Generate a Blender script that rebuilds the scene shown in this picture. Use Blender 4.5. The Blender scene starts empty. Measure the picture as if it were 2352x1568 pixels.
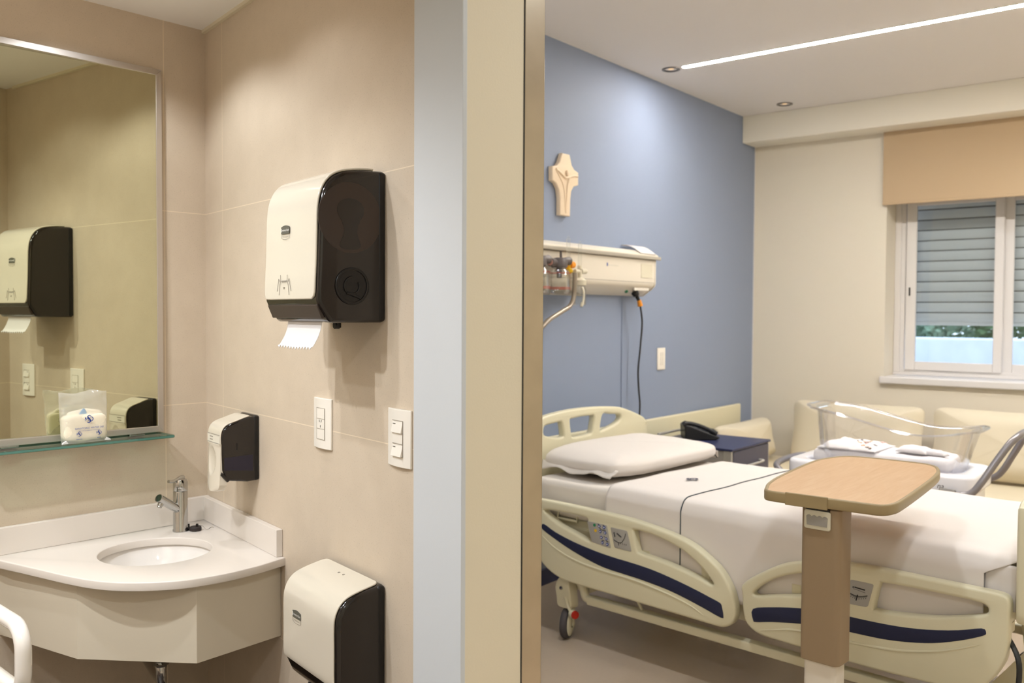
import bpy, bmesh, math, random
from mathutils import Vector, Matrix, noise
from mathutils.geometry import tessellate_polygon
PI = math.pi
rnd = random.Random(7)
SC = bpy.context.scene
COL = SC.collection
# ------------------------------------------------------------------ materials
def lin(c):
    return tuple((x / 12.92 if x <= 0.04045 else ((x + 0.055) / 1.055) ** 2.4) for x in c)
def hexc(h):
    return lin((int(h[0:2], 16) / 255, int(h[2:4], 16) / 255, int(h[4:6], 16) / 255))
MATS = {}
def mat(name, h, rough=0.5, metal=0.0, var=0.0, vscale=8.0, bump=0.0, bscale=60.0, trans=0.0, alpha=1.0, coat=0.0, emit=None, estr=0.0, spec=0.5, ior=1.45, sheen=0.0):
    m = bpy.data.materials.new(name); m.use_nodes = True
    nt = m.node_tree; n = nt.nodes; l = nt.links
    b = n['Principled BSDF']
    c = hexc(h)
    b.inputs['Base Color'].default_value = (*c, 1)
    b.inputs['Roughness'].default_value = rough
    b.inputs['Metallic'].default_value = metal
    b.inputs['Specular IOR Level'].default_value = spec
    b.inputs['IOR'].default_value = ior
    b.inputs['Transmission Weight'].default_value = trans
    b.inputs['Alpha'].default_value = alpha
    b.inputs['Coat Weight'].default_value = coat
    b.inputs['Sheen Weight'].default_value = sheen
    if emit:
        b.inputs['Emission Color'].default_value = (*hexc(emit), 1)
        b.inputs['Emission Strength'].default_value = estr
    if var > 0 or bump > 0:
        tc = n.new('ShaderNodeTexCoord')
    if var > 0:
        nz = n.new('ShaderNodeTexNoise'); nz.inputs['Scale'].default_value = vscale; nz.inputs['Detail'].default_value = 4
        l.new(tc.outputs['Object'], nz.inputs['Vector'])
        mx = n.new('ShaderNodeMix'); mx.data_type = 'RGBA'
        mx.inputs[6].default_value = (*[min(1, x * (1 + var)) for x in c], 1)
        mx.inputs[7].default_value = (*[x * (1 - var) for x in c], 1)
        l.new(nz.outputs['Fac'], mx.inputs[0]); l.new(mx.outputs[2], b.inputs['Base Color'])
    if bump > 0:
        n2 = n.new('ShaderNodeTexNoise'); n2.inputs['Scale'].default_value = bscale; n2.inputs['Detail'].default_value = 3
        l.new(tc.outputs['Object'], n2.inputs['Vector'])
        bp = n.new('ShaderNodeBump'); bp.inputs['Strength'].default_value = bump; bp.inputs['Distance'].default_value = 0.002
        l.new(n2.outputs['Fac'], bp.inputs['Height']); l.new(bp.outputs['Normal'], b.inputs['Normal'])
    MATS[name] = m
    return m

def tile_mat(name, vx, vper, z0=0.517, zper=0.696):
    """Large stone-look tiles: mottled beige with pin holes, pale grout lines on the object's x and z."""
    m = mat(name, 'c9bba9', rough=0.5, spec=0.35)
    nt = m.node_tree; n = nt.nodes; l = nt.links; b = n['Principled BSDF']
    tc = n.new('ShaderNodeTexCoord'); sp = n.new('ShaderNodeSeparateXYZ'); l.new(tc.outputs['Object'], sp.inputs[0])
    def line(out, o, per, w):
        s = n.new('ShaderNodeMath'); s.operation = 'SUBTRACT'; l.new(out, s.inputs[0]); s.inputs[1].default_value = o - per * 10
        p = n.new('ShaderNodeMath'); p.operation = 'MODULO'; l.new(s.outputs[0], p.inputs[0]); p.inputs[1].default_value = per
        q = n.new('ShaderNodeMath'); q.operation = 'LESS_THAN'; l.new(p.outputs[0], q.inputs[0]); q.inputs[1].default_value = w
        return q.outputs[0]
    g = n.new('ShaderNodeMath'); g.operation = 'MAXIMUM'
    l.new(line(sp.outputs['Z'], z0, zper, 0.0026), g.inputs[0]); l.new(line(sp.outputs['X'], vx, vper, 0.0026), g.inputs[1])
    n1 = n.new('ShaderNodeTexNoise'); n1.inputs['Scale'].default_value = 8; n1.inputs['Detail'].default_value = 8; n1.inputs['Roughness'].default_value = 0.6
    l.new(tc.outputs['Object'], n1.inputs['Vector'])
    r1 = n.new('ShaderNodeValToRGB'); l.new(n1.outputs['Fac'], r1.inputs[0])
    r1.color_ramp.elements[0].position = 0.3; r1.color_ramp.elements[0].color = (*hexc('c8b9a5'), 1)
    r1.color_ramp.elements[1].position = 0.7; r1.color_ramp.elements[1].color = (*hexc('cfc0ac'), 1)
    n2 = n.new('ShaderNodeTexNoise'); n2.inputs['Scale'].default_value = 260; n2.inputs['Detail'].default_value = 2
    l.new(tc.outputs['Object'], n2.inputs['Vector'])
    r2 = n.new('ShaderNodeValToRGB'); l.new(n2.outputs['Fac'], r2.inputs[0])
    r2.color_ramp.elements[0].position = 0.26; r2.color_ramp.elements[0].color = (0.62, 0.6, 0.56, 1)
    r2.color_ramp.elements[1].position = 0.40; r2.color_ramp.elements[1].color = (1, 1, 1, 1)
    mu = n.new('ShaderNodeMix'); mu.data_type = 'RGBA'; mu.blend_type = 'MULTIPLY'; mu.inputs[0].default_value = 0.55
    l.new(r1.outputs[0], mu.inputs[6]); l.new(r2.outputs[0], mu.inputs[7])
    v3 = n.new('ShaderNodeTexVoronoi'); v3.inputs['Scale'].default_value = 26; l.new(tc.outputs['Object'], v3.inputs['Vector'])
    s3 = n.new('ShaderNodeMath'); s3.operation = 'LESS_THAN'; s3.inputs[1].default_value = 0.045; l.new(v3.outputs['Distance'], s3.inputs[0])
    m3 = n.new('ShaderNodeMath'); m3.operation = 'MULTIPLY'; m3.inputs[1].default_value = 0.35; l.new(s3.outputs[0], m3.inputs[0])
    mw = n.new('ShaderNodeMix'); mw.data_type = 'RGBA'; l.new(m3.outputs[0], mw.inputs[0]); l.new(mu.outputs[2], mw.inputs[6]); mw.inputs[7].default_value = (*hexc('e2d4c0'), 1)
    mg = n.new('ShaderNodeMix'); mg.data_type = 'RGBA'; l.new(g.outputs[0], mg.inputs[0]); l.new(mw.outputs[2], mg.inputs[6]); mg.inputs[7].default_value = (*hexc('e3d3bb'), 1)
    l.new(mg.outputs[2], b.inputs['Base Color'])
    bp = n.new('ShaderNodeBump'); bp.inputs['Strength'].default_value = 0.25; bp.inputs['Distance'].default_value = 0.001; bp.invert = True
    l.new(g.outputs[0], bp.inputs['Height']); l.new(bp.outputs['Normal'], b.inputs['Normal'])
    return m

def wood_mat(name):
    m = mat(name, 'd9b48c', rough=0.42)
    nt = m.node_tree; n = nt.nodes; l = nt.links; b = n['Principled BSDF']
    tc = n.new('ShaderNodeTexCoord'); mp = n.new('ShaderNodeMapping'); mp.inputs['Scale'].default_value = (40, 4, 1); mp.inputs['Rotation'].default_value = (0, 0, 0.1)
    l.new(tc.outputs['Object'], mp.inputs['Vector'])
    nz = n.new('ShaderNodeTexNoise'); nz.inputs['Scale'].default_value = 1.6; nz.inputs['Detail'].default_value = 6; nz.inputs['Distortion'].default_value = 0.6
    l.new(mp.outputs[0], nz.inputs['Vector'])
    r = n.new('ShaderNodeValToRGB'); l.new(nz.outputs['Fac'], r.inputs[0])
    r.color_ramp.elements[0].position = 0.25; r.color_ramp.elements[0].color = (*hexc('b9946d'), 1)
    r.color_ramp.elements[1].position = 0.75; r.color_ramp.elements[1].color = (*hexc('c4a480'), 1)
    l.new(r.outputs[0], b.inputs['Base Color'])
    return m

TILE_R = tile_mat('tile_partition', 0.17, 1.45)
TILE_B = tile_mat('tile_basin_wall', -0.16, 1.45)
TILE_O = tile_mat('tile_other', 0.3, 1.4)
mat('blue_paint', '8c98b0', rough=0.6, bump=0.15, bscale=220)
mat('cream_paint', 'e0d8c8', rough=0.6, bump=0.1, bscale=200)
mat('beige_paint', 'dcd2bb', rough=0.55, bump=0.1, bscale=200)
mat('bright_ceiling', 'f6f4f2', rough=0.8)
mat('soffit_paint', 'efeadc', rough=0.6)
mat('ceiling_paint', 'ece8e5', rough=0.8)
mat('vinyl_floor', 'bcab97', rough=0.32, var=0.05, vscale=60)
mat('dark_tile_floor', '40342d', rough=0.4, var=0.08, vscale=20)
mat('door_frame_paint', 'c8ccd0', rough=0.35, bump=0.1, bscale=90)
mat('steel', 'c2b7a4', rough=0.28, metal=1.0, var=0.12, vscale=14)
mat('chrome', 'bcbcba', rough=0.05, metal=1.0)
mat('aluminium', 'c9c2bb', rough=0.38, metal=0.85)
mat('mirror_glass', 'd2d2b8', rough=0.0, metal=1.0)
mat('gap_shade', '3a3630', rough=0.7)
mat('counter_white', 'ddd5cc', rough=0.22, spec=0.5)
mat('ceramic_white', 'e4dfd9', rough=0.06, coat=0.5)
mat('apron_laminate', 'd2c8b4', rough=0.4)
mat('glossy_white_plastic', 'd4ccbc', rough=0.12, coat=0.3)
mat('smoke_plastic', '1b1512', rough=0.12, coat=0.4)
mat('smoke_inner', '3d322c', rough=0.35)
mat('dark_soap', '24202f', rough=0.3)
mat('joint_grey', 'a79f93', rough=0.6)
mat('black_plastic', '141110', rough=0.35)
mat('dark_rubber', '2b2422', rough=0.6)
mat('paper_white', 'dcd8d6', rough=0.9)
mat('plate_white', 'ebe5da', rough=0.25)
mat('line_grey', '8d867b', rough=0.6)
mat('label_grey', 'd9d4c6', rough=0.5)
mat('logo_dark', '59584f', rough=0.4)
mat('white_ink', 'f4f2ec', rough=0.5)
mat('navy_ink', '1f3f92', rough=0.5)
mat('red_ink', 'c8402f', rough=0.5)
mat('black_ink', '17171a', rough=0.5)
mat('pink_ink', 'd9a79a', rough=0.5)
mat('lacquer_white', 'efeae2', rough=0.12, coat=0.5)
mat('bed_cream', 'd8d2b6', rough=0.38, bump=0.06, bscale=300)
mat('bed_cream_metal', 'd8d2b8', rough=0.4)
mat('bed_navy', '1c2140', rough=0.55)
mat('panel_grey', 'a3a09a', rough=0.5)
mat('tyre_grey', '4a4547', rough=0.7)
mat('red_plastic', 'b5281a', rough=0.4)
mat('green_plastic', '1f7a4d', rough=0.4)
mat('yellow_plastic', 'e0b519', rough=0.35)
mat('orange_plastic', 'e8962a', rough=0.4)
mat('sheet_white', 'dcd5d0', rough=0.85, bump=0.25, bscale=18, sheen=0.2)
mat('pillow_white', 'd9d2cc', rough=0.85, bump=0.2, bscale=14, sheen=0.2)
mat('mattress_white', 'dcd5cd', rough=0.85, bump=0.5, bscale=14)
mat('piping_dark', '2f3a40', rough=0.7)
wood_mat('beech_laminate')
mat('table_edge', '94825f', rough=0.4)
mat('column_taupe', '8f7a60', rough=0.45)
mat('column_white', 'd8d0c4', rough=0.35)
mat('base_dark', '3b2c2a', rough=0.5)
mat('handle_cream', 'c9c3b0', rough=0.4)
mat('handle_grey', '8f8b85', rough=0.5)
mat('sofa_cream', 'd6cbb2', rough=0.6, bump=0.15, bscale=40)
mat('cushion_cream', 'd9cfb8', rough=0.6, bump=0.2, bscale=25)
mat('navy_laminate', '2b3256', rough=0.35)
mat('slate_laminate', '4a4a5c', rough=0.4)
mat('grey_laminate', 'a09b94', rough=0.4)
mat('silver_edge', 'c6c3bc', rough=0.35, metal=0.6)
mat('phone_black', '18181a', rough=0.4)
mat('phone_screen', '2c2f36', rough=0.1)
mat('tub_white', 'f6f6fc', rough=0.22, coat=0.3)
mat('handle_metal_grey', '8d898c', rough=0.3, metal=0.5)
mat('pole_metal', '9a9082', rough=0.3, metal=0.5)
mat('boss_grey', '6a6660', rough=0.5)
mat('baby_white', 'e9e6e8', rough=0.9, bump=0.3, bscale=30)
mat('panel_cream', 'e4dccd', rough=0.35)
mat('panel_grey_metal', 'b8b2a6', rough=0.4, metal=0.3)
mat('gauge_grey', '5d5655', rough=0.4)
mat('valve_cream', 'd9d2bd', rough=0.4)
mat('cross_plaster', 'ead6bb', rough=0.5)
mat('outlet_white', 'efe9de', rough=0.35)
mat('blind_fabric', 'c0a98a', rough=0.85, bump=0.1, bscale=400)
mat('window_white', 'dcd9d8', rough=0.35)
mat('shutter_grey', 'f0f0f0', rough=0.45)
mat('fixture_grey', '77726d', rough=0.35, metal=0.6)
mat('lens_warm', 'e8d9c0', rough=0.3, emit='ffe2b8', estr=0.5)
mat('led_diffuser', 'ffffff', rough=0.4, emit='fff8ee', estr=185.0)
mat('milk_cream', 'efe6cf', rough=0.5)
mat('sky_blue_ink', '74a8cf', rough=0.5)
mat('garden_plaster', 'cfd6e2', rough=0.9, var=0.2, vscale=5)
mat('leaf_green', '5f7f56', rough=0.7, var=0.3, vscale=9)
mat('leaf_pale', '8ea58c', rough=0.7, var=0.3, vscale=9)
mat('earth', '777a70', rough=0.9)
mat('tan_cable', '2a2b2a', rough=0.5)

def clear_mat(name, tint, alpha_face=0.06, rough=0.03):
    """Thin clear plastic or glass: see-through with fresnel reflection."""
    m = bpy.data.materials.new(name); m.use_nodes = True
    n = m.node_tree.nodes; l = m.node_tree.links
    out = n['Material Output']; n.remove(n['Principled BSDF'])
    t = n.new('ShaderNodeBsdfTransparent'); t.inputs[0].default_value = (*hexc(tint), 1)
    g = n.new('ShaderNodeBsdfGlossy'); g.inputs['Roughness'].default_value = rough; g.inputs[0].default_value = (1, 1, 1, 1)
    fr = n.new('ShaderNodeLayerWeight'); fr.inputs['Blend'].default_value = 0.35
    mm = n.new('ShaderNodeMath'); mm.operation = 'MULTIPLY_ADD'; mm.inputs[1].default_value = 0.55; mm.inputs[2].default_value = alpha_face
    l.new(fr.outputs['Fresnel'], mm.inputs[0])
    mx = n.new('ShaderNodeMixShader'); l.new(mm.outputs[0], mx.inputs[0]); l.new(t.outputs[0], mx.inputs[1]); l.new(g.outputs[0], mx.inputs[2])
    l.new(mx.outputs[0], out.inputs[0])
    MATS[name] = m
def film_mat(name, tint, body):
    """Milky plastic film: mostly see-through, a little diffuse and a soft shine."""
    m = bpy.data.materials.new(name); m.use_nodes = True
    n = m.node_tree.nodes; l = m.node_tree.links; out = n['Material Output']; n.remove(n['Principled BSDF'])
    t = n.new('ShaderNodeBsdfTransparent'); d = n.new('ShaderNodeBsdfDiffuse'); d.inputs[0].default_value = (*hexc(tint), 1)
    tr = n.new('ShaderNodeBsdfTranslucent'); tr.inputs[0].default_value = (*hexc(tint), 1)
    g = n.new('ShaderNodeBsdfGlossy'); g.inputs['Roughness'].default_value = 0.12
    a = n.new('ShaderNodeMixShader'); a.inputs[0].default_value = 0.5; l.new(d.outputs[0], a.inputs[1]); l.new(tr.outputs[0], a.inputs[2])
    b = n.new('ShaderNodeMixShader'); b.inputs[0].default_value = body; l.new(t.outputs[0], b.inputs[1]); l.new(a.outputs[0], b.inputs[2])
    c = n.new('ShaderNodeMixShader'); c.inputs[0].default_value = 0.07; l.new(b.outputs[0], c.inputs[1]); l.new(g.outputs[0], c.inputs[2])
    l.new(c.outputs[0], out.inputs[0]); MATS[name] = m
film_mat('bag_film', 'f6f3ee', 0.30)
clear_mat('clear_plastic', 'fcfcfd', 0.015)
clear_mat('window_glass', 'eef2f4', 0.02, 0.0)
clear_mat('jar_clear', 'fafbfb', 0.02)
clear_mat('shelf_glass', 'd3e6dc', 0.05, 0.02)
mat('glass_edge', '5c8c80', rough=0.15, alpha=0.75)

# ------------------------------------------------------------------ mesh tools
class MB:
    def __init__(s): s.v = []; s.f = []
    def add(s, vs, fs):
        o = len(s.v); s.v += [tuple(x) for x in vs]; s.f += [tuple(i + o for i in f) for f in fs]; return s
    def box(s, x0, x1, y0, y1, z0, z1):
        return s.add([(x, y, z) for x in (x0, x1) for y in (y0, y1) for z in (z0, z1)],
                     [(0, 1, 3, 2), (4, 6, 7, 5), (0, 4, 5, 1), (2, 3, 7, 6), (0, 2, 6, 4), (1, 5, 7, 3)])
    def rings(s, R, cap0=True, cap1=True, loop=False):
        n = len(R[0]); vs = [p for r in R for p in r]; fs = []
        k = len(R)
        for i in range(k if loop else k - 1):
            for j in range(n):
                a = i * n + j; b = i * n + (j + 1) % n; c = ((i + 1) % k) * n + (j + 1) % n; d = ((i + 1) % k) * n + j
                fs.append((a, b, c, d))
        if not loop:
            if cap0: fs.append(tuple(range(n))[::-1])
            if cap1: fs.append(tuple((k - 1) * n + j for j in range(n)))
        return s.add(vs, fs)
    def cyl(s, p0, p1, r0, r1=None, n=24, caps=True):
        r1 = r0 if r1 is None else r1
        p0 = Vector(p0); p1 = Vector(p1); d = (p1 - p0).normalized()
        a = d.orthogonal().normalized(); b = d.cross(a)
        R = [[p + (a * math.cos(2 * PI * j / n) + b * math.sin(2 * PI * j / n)) * r for j in range(n)] for p, r in ((p0, r0), (p1, r1))]
        return s.rings(R, caps, caps)
    def tube(s, pts, r, n=12, closed=False):
        P = [Vector(p) for p in pts]; k = len(P)
        rr = r if isinstance(r, (list, tuple)) else [r] * k
        T = []
        for i in range(k):
            if closed: t = P[(i + 1) % k] - P[i - 1]
            else: t = P[min(i + 1, k - 1)] - P[max(i - 1, 0)]
            T.append(t.normalized())
        a = T[0].orthogonal().normalized(); R = []
        for i in range(k):
            a = (a - T[i] * a.dot(T[i])).normalized(); b = T[i].cross(a)
            R.append([P[i] + (a * math.cos(2 * PI * j / n) + b * math.sin(2 * PI * j / n)) * rr[i] for j in range(n)])
        return s.rings(R, True, True, closed)
    def lathe(s, prof, n=32, c=(0, 0, 0), cap0=True, cap1=True):
        R = [[(c[0] + r * math.cos(2 * PI * j / n), c[1] + r * math.sin(2 * PI * j / n), c[2] + z) for j in range(n)] for r, z in prof]
        return s.rings(R, cap0, cap1)
    def prism(s, poly, f, w0, w1):
        return s.rings([[f(u, v, w) for u, v in poly] for w in (w0, w1)])
    def grid(s, f, nu, nv, cu=False, cv=False):
        mu = nu if cu else nu + 1; mv = nv if cv else nv + 1
        vs = [f(i / nu, j / nv) for i in range(mu) for j in range(mv)]; fs = []
        for i in range(nu):
            for j in range(nv):
                fs.append((i * mv + j, ((i + 1) % mu) * mv + j, ((i + 1) % mu) * mv + (j + 1) % mv, i * mv + (j + 1) % mv))
        return s.add(vs, fs)
    def sphere(s, c, r, nu=16, nv=10):
        rx, ry, rz = r if isinstance(r, (tuple, list)) else (r, r, r)
        R = []
        for i in range(1, nv):
            th = PI * i / nv
            R.append([(c[0] + rx * math.sin(th) * math.cos(2 * PI * j / nu), c[1] + ry * math.sin(th) * math.sin(2 * PI * j / nu), c[2] + rz * math.cos(th)) for j in range(nu)])
        return s.rings(R)
    def plate(s, outer, holes, f, w0, w1, rad=0.0, k=4):
        """Plate with holes between w0 and w1, edges rounded by rad; f maps (u, v, w) to a point."""
        def area(p): return sum(p[i - 1][0] * p[i][1] - p[i][0] * p[i - 1][1] for i in range(len(p)))
        def off(p, d):
            q = []
            for i in range(len(p)):
                e0 = Vector((p[i][0] - p[i - 1][0], p[i][1] - p[i - 1][1])); nx = p[(i + 1) % len(p)]
                e1 = Vector((nx[0] - p[i][0], nx[1] - p[i][1])); e0.normalize(); e1.normalize()
                t = e0 + e1
                if t.length < 1e-6: t = e0
                t.normalize(); q.append((p[i][0] - t.y * d, p[i][1] + t.x * d))
            return q
        loops = [list(outer) if area(outer) > 0 else list(outer)[::-1]] + [(list(h) if area(h) < 0 else list(h)[::-1]) for h in holes]
        steps = [(0.0, 0.0)] if rad <= 0 else [(rad * (1 - math.sin(PI / 2 * i / k)), rad * (1 - math.cos(PI / 2 * i / k))) for i in range(k + 1)]
        seq = [(d, w0 + e) for d, e in steps] + [(d, w1 - e) for d, e in steps[::-1]]
        caps = {0: [], 1: []}
        for L in loops:
            base = len(s.v); n = len(L)
            for d, w in seq:
                s.v += [tuple(f(u, v, w)) for u, v in off(L, d)]
            for i in range(len(seq) - 1):
                for j in range(n):
                    a = base + i * n + j; b = base + i * n + (j + 1) % n
                    s.f.append((a, b, b + n, a + n))
            for e, i in ((0, 0), (1, len(seq) - 1)):
                caps[e].append([(base + i * n + j, *off(L, seq[i][0])[j]) for j in range(n)])
        for e in (0, 1):
            flat = [p for L in caps[e] for p in L]
            tri = tessellate_polygon([[Vector((u, v, 0)) for _, u, v in L] for L in caps[e]])
            for t in tri: s.f.append(tuple(flat[i][0] for i in t))
        return s

def cr(pts, k=4, closed=True):
    """Catmull-Rom smoothing of a 2D/3D polyline."""
    P = [Vector(p) for p in pts]; n = len(P); out = []
    rng = range(n if closed else n - 1)
    for i in rng:
        p1 = P[i]; p2 = P[(i + 1) % n]
        p0 = P[i - 1] if (closed or i > 0) else p1; p3 = P[(i + 2) % n] if (closed or i + 2 < n) else p2
        for j in range(k):
            t = j / k
            out.append(tuple(0.5 * ((2 * p1) + (p2 - p0) * t + (2 * p0 - 5 * p1 + 4 * p2 - p3) * t * t + (3 * p1 - p0 - 3 * p2 + p3) * t ** 3)))
    if not closed: out.append(tuple(P[-1]))
    return out
def rrect(x0, x1, z0, z1, r, k=5):
    out = []
    for cx, cz, a0 in ((x1 - r, z1 - r, 0), (x0 + r, z1 - r, 90), (x0 + r, z0 + r, 180), (x1 - r, z0 + r, 270)):
        for i in range(k + 1):
            a = math.radians(a0 + 90 * i / k); out.append((cx + r * math.cos(a), cz + r * math.sin(a)))
    return out
def circ(cx, cz, r, n=32, rz=None):
    rz = rz or r
    return [(cx + r * math.cos(2 * PI * i / n), cz + rz * math.sin(2 * PI * i / n)) for i in range(n)]
def inset(p, d):
    cx = sum(q[0] for q in p) / len(p); cz = sum(q[1] for q in p) / len(p)
    return [(q[0] + (cx - q[0]) * d, q[1] + (cz - q[1]) * d) for q in p]

def obj(name, mb, m, parent=None, M=None, sm=40, bevel=0.0, seg=2, sub=0, solid=0.0, soff=0.0):
    me = bpy.data.meshes.new(name); me.from_pydata(mb.v, [], mb.f)
    bm = bmesh.new(); bm.from_mesh(me); bmesh.ops.recalc_face_normals(bm, faces=bm.faces[:]); bm.to_mesh(me); bm.free()
    if sm:
        me.shade_smooth(); me.set_sharp_from_angle(angle=math.radians(sm))
    me.materials.append(MATS[m] if isinstance(m, str) else m)
    o = bpy.data.objects.new(name, me); COL.objects.link(o)
    if parent: o.parent = parent
    if M is not None: o.matrix_local = M
    if solid:
        md = o.modifiers.new('solid', 'SOLIDIFY'); md.thickness = solid; md.offset = soff
    if bevel:
        md = o.modifiers.new('bevel', 'BEVEL'); md.width = bevel; md.segments = seg; md.limit_method = 'ANGLE'; md.angle_limit = math.radians(35); md.use_clamp_overlap = True
    if sub:
        md = o.modifiers.new('sub', 'SUBSURF'); md.levels = sub; md.render_levels = sub
    return o
def tag(o, label, cat, group=None):
    o['label'] = label; o['category'] = cat
    if group: o['group'] = group
    return o
def thing(name, label, cat, M=None, group=None):
    o = bpy.data.objects.new(name, None); COL.objects.link(o); o.empty_display_size = 0.05
    if M is not None: o.matrix_world = M
    return tag(o, label, cat, group)
def struct(name, mb, m, M=None, sm=0, parent=None, bevel=0):
    o = obj(name, mb, m, parent, M, sm, bevel)
    if parent is None: o['kind'] = 'structure'
    return o
def frame(o, x, z=(0, 0, 1)):
    x = Vector(x).normalized(); z = Vector(z).normalized(); y = z.cross(x)
    return Matrix(((x.x, y.x, z.x, o[0]), (x.y, y.y, z.y, o[1]), (x.z, y.z, z.z, o[2]), (0, 0, 0, 1)))
def T(x, y, z): return Matrix.Translation((x, y, z))
def text_mb(txt, size, f, align='CENTER', depth=0.0, shear=0.0, spacing=1.0):
    """Lettering as a mesh; f maps text-plane (u, v, w) to a local point."""
    cu = bpy.data.curves.new('txt', 'FONT'); cu.body = txt; cu.size = size; cu.align_x = align; cu.align_y = 'CENTER'; cu.shear = shear
    cu.extrude = depth; cu.resolution_u = 3; cu.space_character = spacing
    o = bpy.data.objects.new('txt', cu); COL.objects.link(o); bpy.context.view_layer.update()
    dg = bpy.context.evaluated_depsgraph_get(); me = o.evaluated_get(dg).to_mesh()
    mb = MB(); mb.add([f(v.co.x, v.co.y, v.co.z) for v in me.vertices], [tuple(p.vertices) for p in me.polygons])
    o.evaluated_get(dg).to_mesh_clear(); bpy.data.objects.remove(o); bpy.data.curves.remove(cu)
    return mb
def merge(*mbs):
    r = MB()
    for m in mbs: r.add(m.v, m.f)
    return r
def monogram(sz, f, heavy=1.0):
    """The hospital's interlaced M S D drawn with strokes."""
    r = MB(); w = 0.055 * sz * heavy
    def stroke(pts, ww=1.0):
        P = cr([(p[0] * sz, p[1] * sz) for p in pts], 5, False)
        n = len(P)
        L = []; Rr = []
        for i in range(n):
            a = Vector(P[max(i - 1, 0)]); b = Vector(P[min(i + 1, n - 1)]); t = (b - a).normalized()
            h = w * ww * (0.45 + 0.75 * math.sin(PI * i / (n - 1)))
            L.append(f(P[i][0] - t.y * h, P[i][1] + t.x * h, 0)); Rr.append(f(P[i][0] + t.y * h, P[i][1] - t.x * h, 0))
        r.add(L + Rr, [(i, i + 1, n + i + 1, n + i) for i in range(n - 1)])
    stroke([(0.34, 0.52), (0.02, 0.60), (-0.22, 0.40), (-0.10, 0.12), (0.16, -0.08), (0.22, -0.36), (0.0, -0.58), (-0.30, -0.50)], 1.5)
    stroke([(-0.62, -0.30), (-0.60, 0.20), (-0.52, 0.22), (-0.42, -0.08)])
    stroke([(-0.42, -0.08), (-0.26, 0.10), (-0.14, 0.28), (-0.08, 0.22), (-0.10, -0.28)])
    stroke([(0.10, -0.30), (0.12, 0.20)], 1.0)
    stroke([(0.02, 0.26), (0.36, 0.34), (0.62, 0.14), (0.60, -0.18), (0.34, -0.36), (0.06, -0.34)])
    return r

# ------------------------------------------------------------------ place: frames
CORNER = Vector((-2.971, 1.920, 0))
MD = Vector((0.0698, 0.9976, 0)).normalized(); MN = Vector((MD.y, -MD.x, 0))
DD = Vector((-0.9728, 0.2317, 0)).normalized(); DN = Vector((-DD.y, DD.x, 0))
FM = frame(CORNER, MD)             # basin wall: local x = -u (towards corner), y = -v (into the wall)
FD = frame(CORNER, -DD)            # partition wall: local x = t (away from corner), y = -s
def Mw(u, v, z): return CORNER - MD * u + MN * v + Vector((0, 0, z))
def Dw(t, s, z): return CORNER - DD * t + DN * s + Vector((0, 0, z))
BLX = -3.039; WY = 7.004; HC = 3.115; HB = 2.582

# ------------------------------------------------------------------ room shell
struct('floor', MB().box(-6.2, 1.35, -2.3, 7.4, -0.12, 0), 'vinyl_floor')
struct('ceiling', MB().box(-3.2, 1.35, -2.3, 7.35, HC, HC + 0.12), 'ceiling_paint')
struct('wall_left', MB().box(-3.19, BLX, 1.86, 7.3, 0, HC), 'blue_paint')
mb = MB()   # window wall with its opening
mb.box(-3.2, -2.004, WY, WY + 0.32, 0, HC).box(-0.55, 1.35, WY, WY + 0.32, 0, HC).box(-2.004, -0.55, WY, WY + 0.32, 0, 1.045).box(-2.004, -0.55, WY, WY + 0.32, 2.62, HC)
struct('wall_back', mb, 'cream_paint')
struct('wall_right', MB().box(1.2, 1.35, -2.3, 7.3, 0, HC), 'beige_paint')
struct('wall_front', MB().box(-2.2, 1.35, -2.3, -2.15, 0, HC), 'beige_paint')
struct('trim_1', MB().box(BLX, 1.2, 6.755, WY, 2.906, HC), 'soffit_paint', bevel=0.004)      # soffit above the window
struct('wall_bathroom_back', MB().box(-3.2, 0.06, 0, 0.06, 0, HB), TILE_B, FM)
struct('wall_bathroom_right', MB().box(-0.1, 1.577, 0, 0.03, 0, HB), TILE_R, FD)
struct('wall_partition', MB().box(-0.06, 1.76, 0.03, 0.146, 0, HC).box(1.60, 1.76, -0.066, 0.03, 0, HC), 'beige_paint', FD)
mb = MB().box(1.577, 1.60, -0.072, 0.0, 0, HC).box(1.577, 1.60, -2.75, -1.06, 0, HC).box(1.577, 1.60, -1.06, -0.072, 2.36, HC)
struct('wall_bathroom_front', mb, TILE_O, FD)
mb = MB().box(1.60, 1.76, -2.75, -1.06, 0, HC).box(1.60, 1.76, -1.06, -0.066, 2.40, HC)
struct('wall_hall_left', mb, 'beige_paint', FD)
struct('wall_bathroom_left', MB().box(-0.1, 1.6, -2.8, -2.7, 0, HB), TILE_O, FD)
mb = MB().prism([(-0.05, 0.02), (1.59, 0.02), (1.59, -2.75), (-0.5, -2.75)], lambda u, v, w: (u, v, w), HB, HB + 0.1)
struct('ceiling_bathroom', mb, 'bright_ceiling', FD)
mb = MB().prism([(0, 0), (1.577, 0), (1.577, -2.7), (-0.43, -2.7)], lambda u, v, w: (u, v, w), 0.0, 0.006)
struct('floor_bathroom', mb, 'dark_tile_floor', FD)
# door frame on the end of the partition
jp = [(1.574, -0.060), (1.574, -0.080), (1.766, -0.080), (1.766, -0.0685), (1.7601, -0.066), (1.60, -0.0661), (1.5995, -0.0725), (1.577, -0.0725), (1.5765, -0.060)]
mb = MB().prism(jp, lambda u, v, w: (u, v, w), 0, 2.40)
mb.box(1.574, 1.766, -1.06, -0.078, 2.34, 2.42).box(1.574, 1.766, -1.10, -1.04, 0, 2.42)
struct('door_1', mb, 'door_frame_paint', FD, bevel=0.0015)
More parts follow.
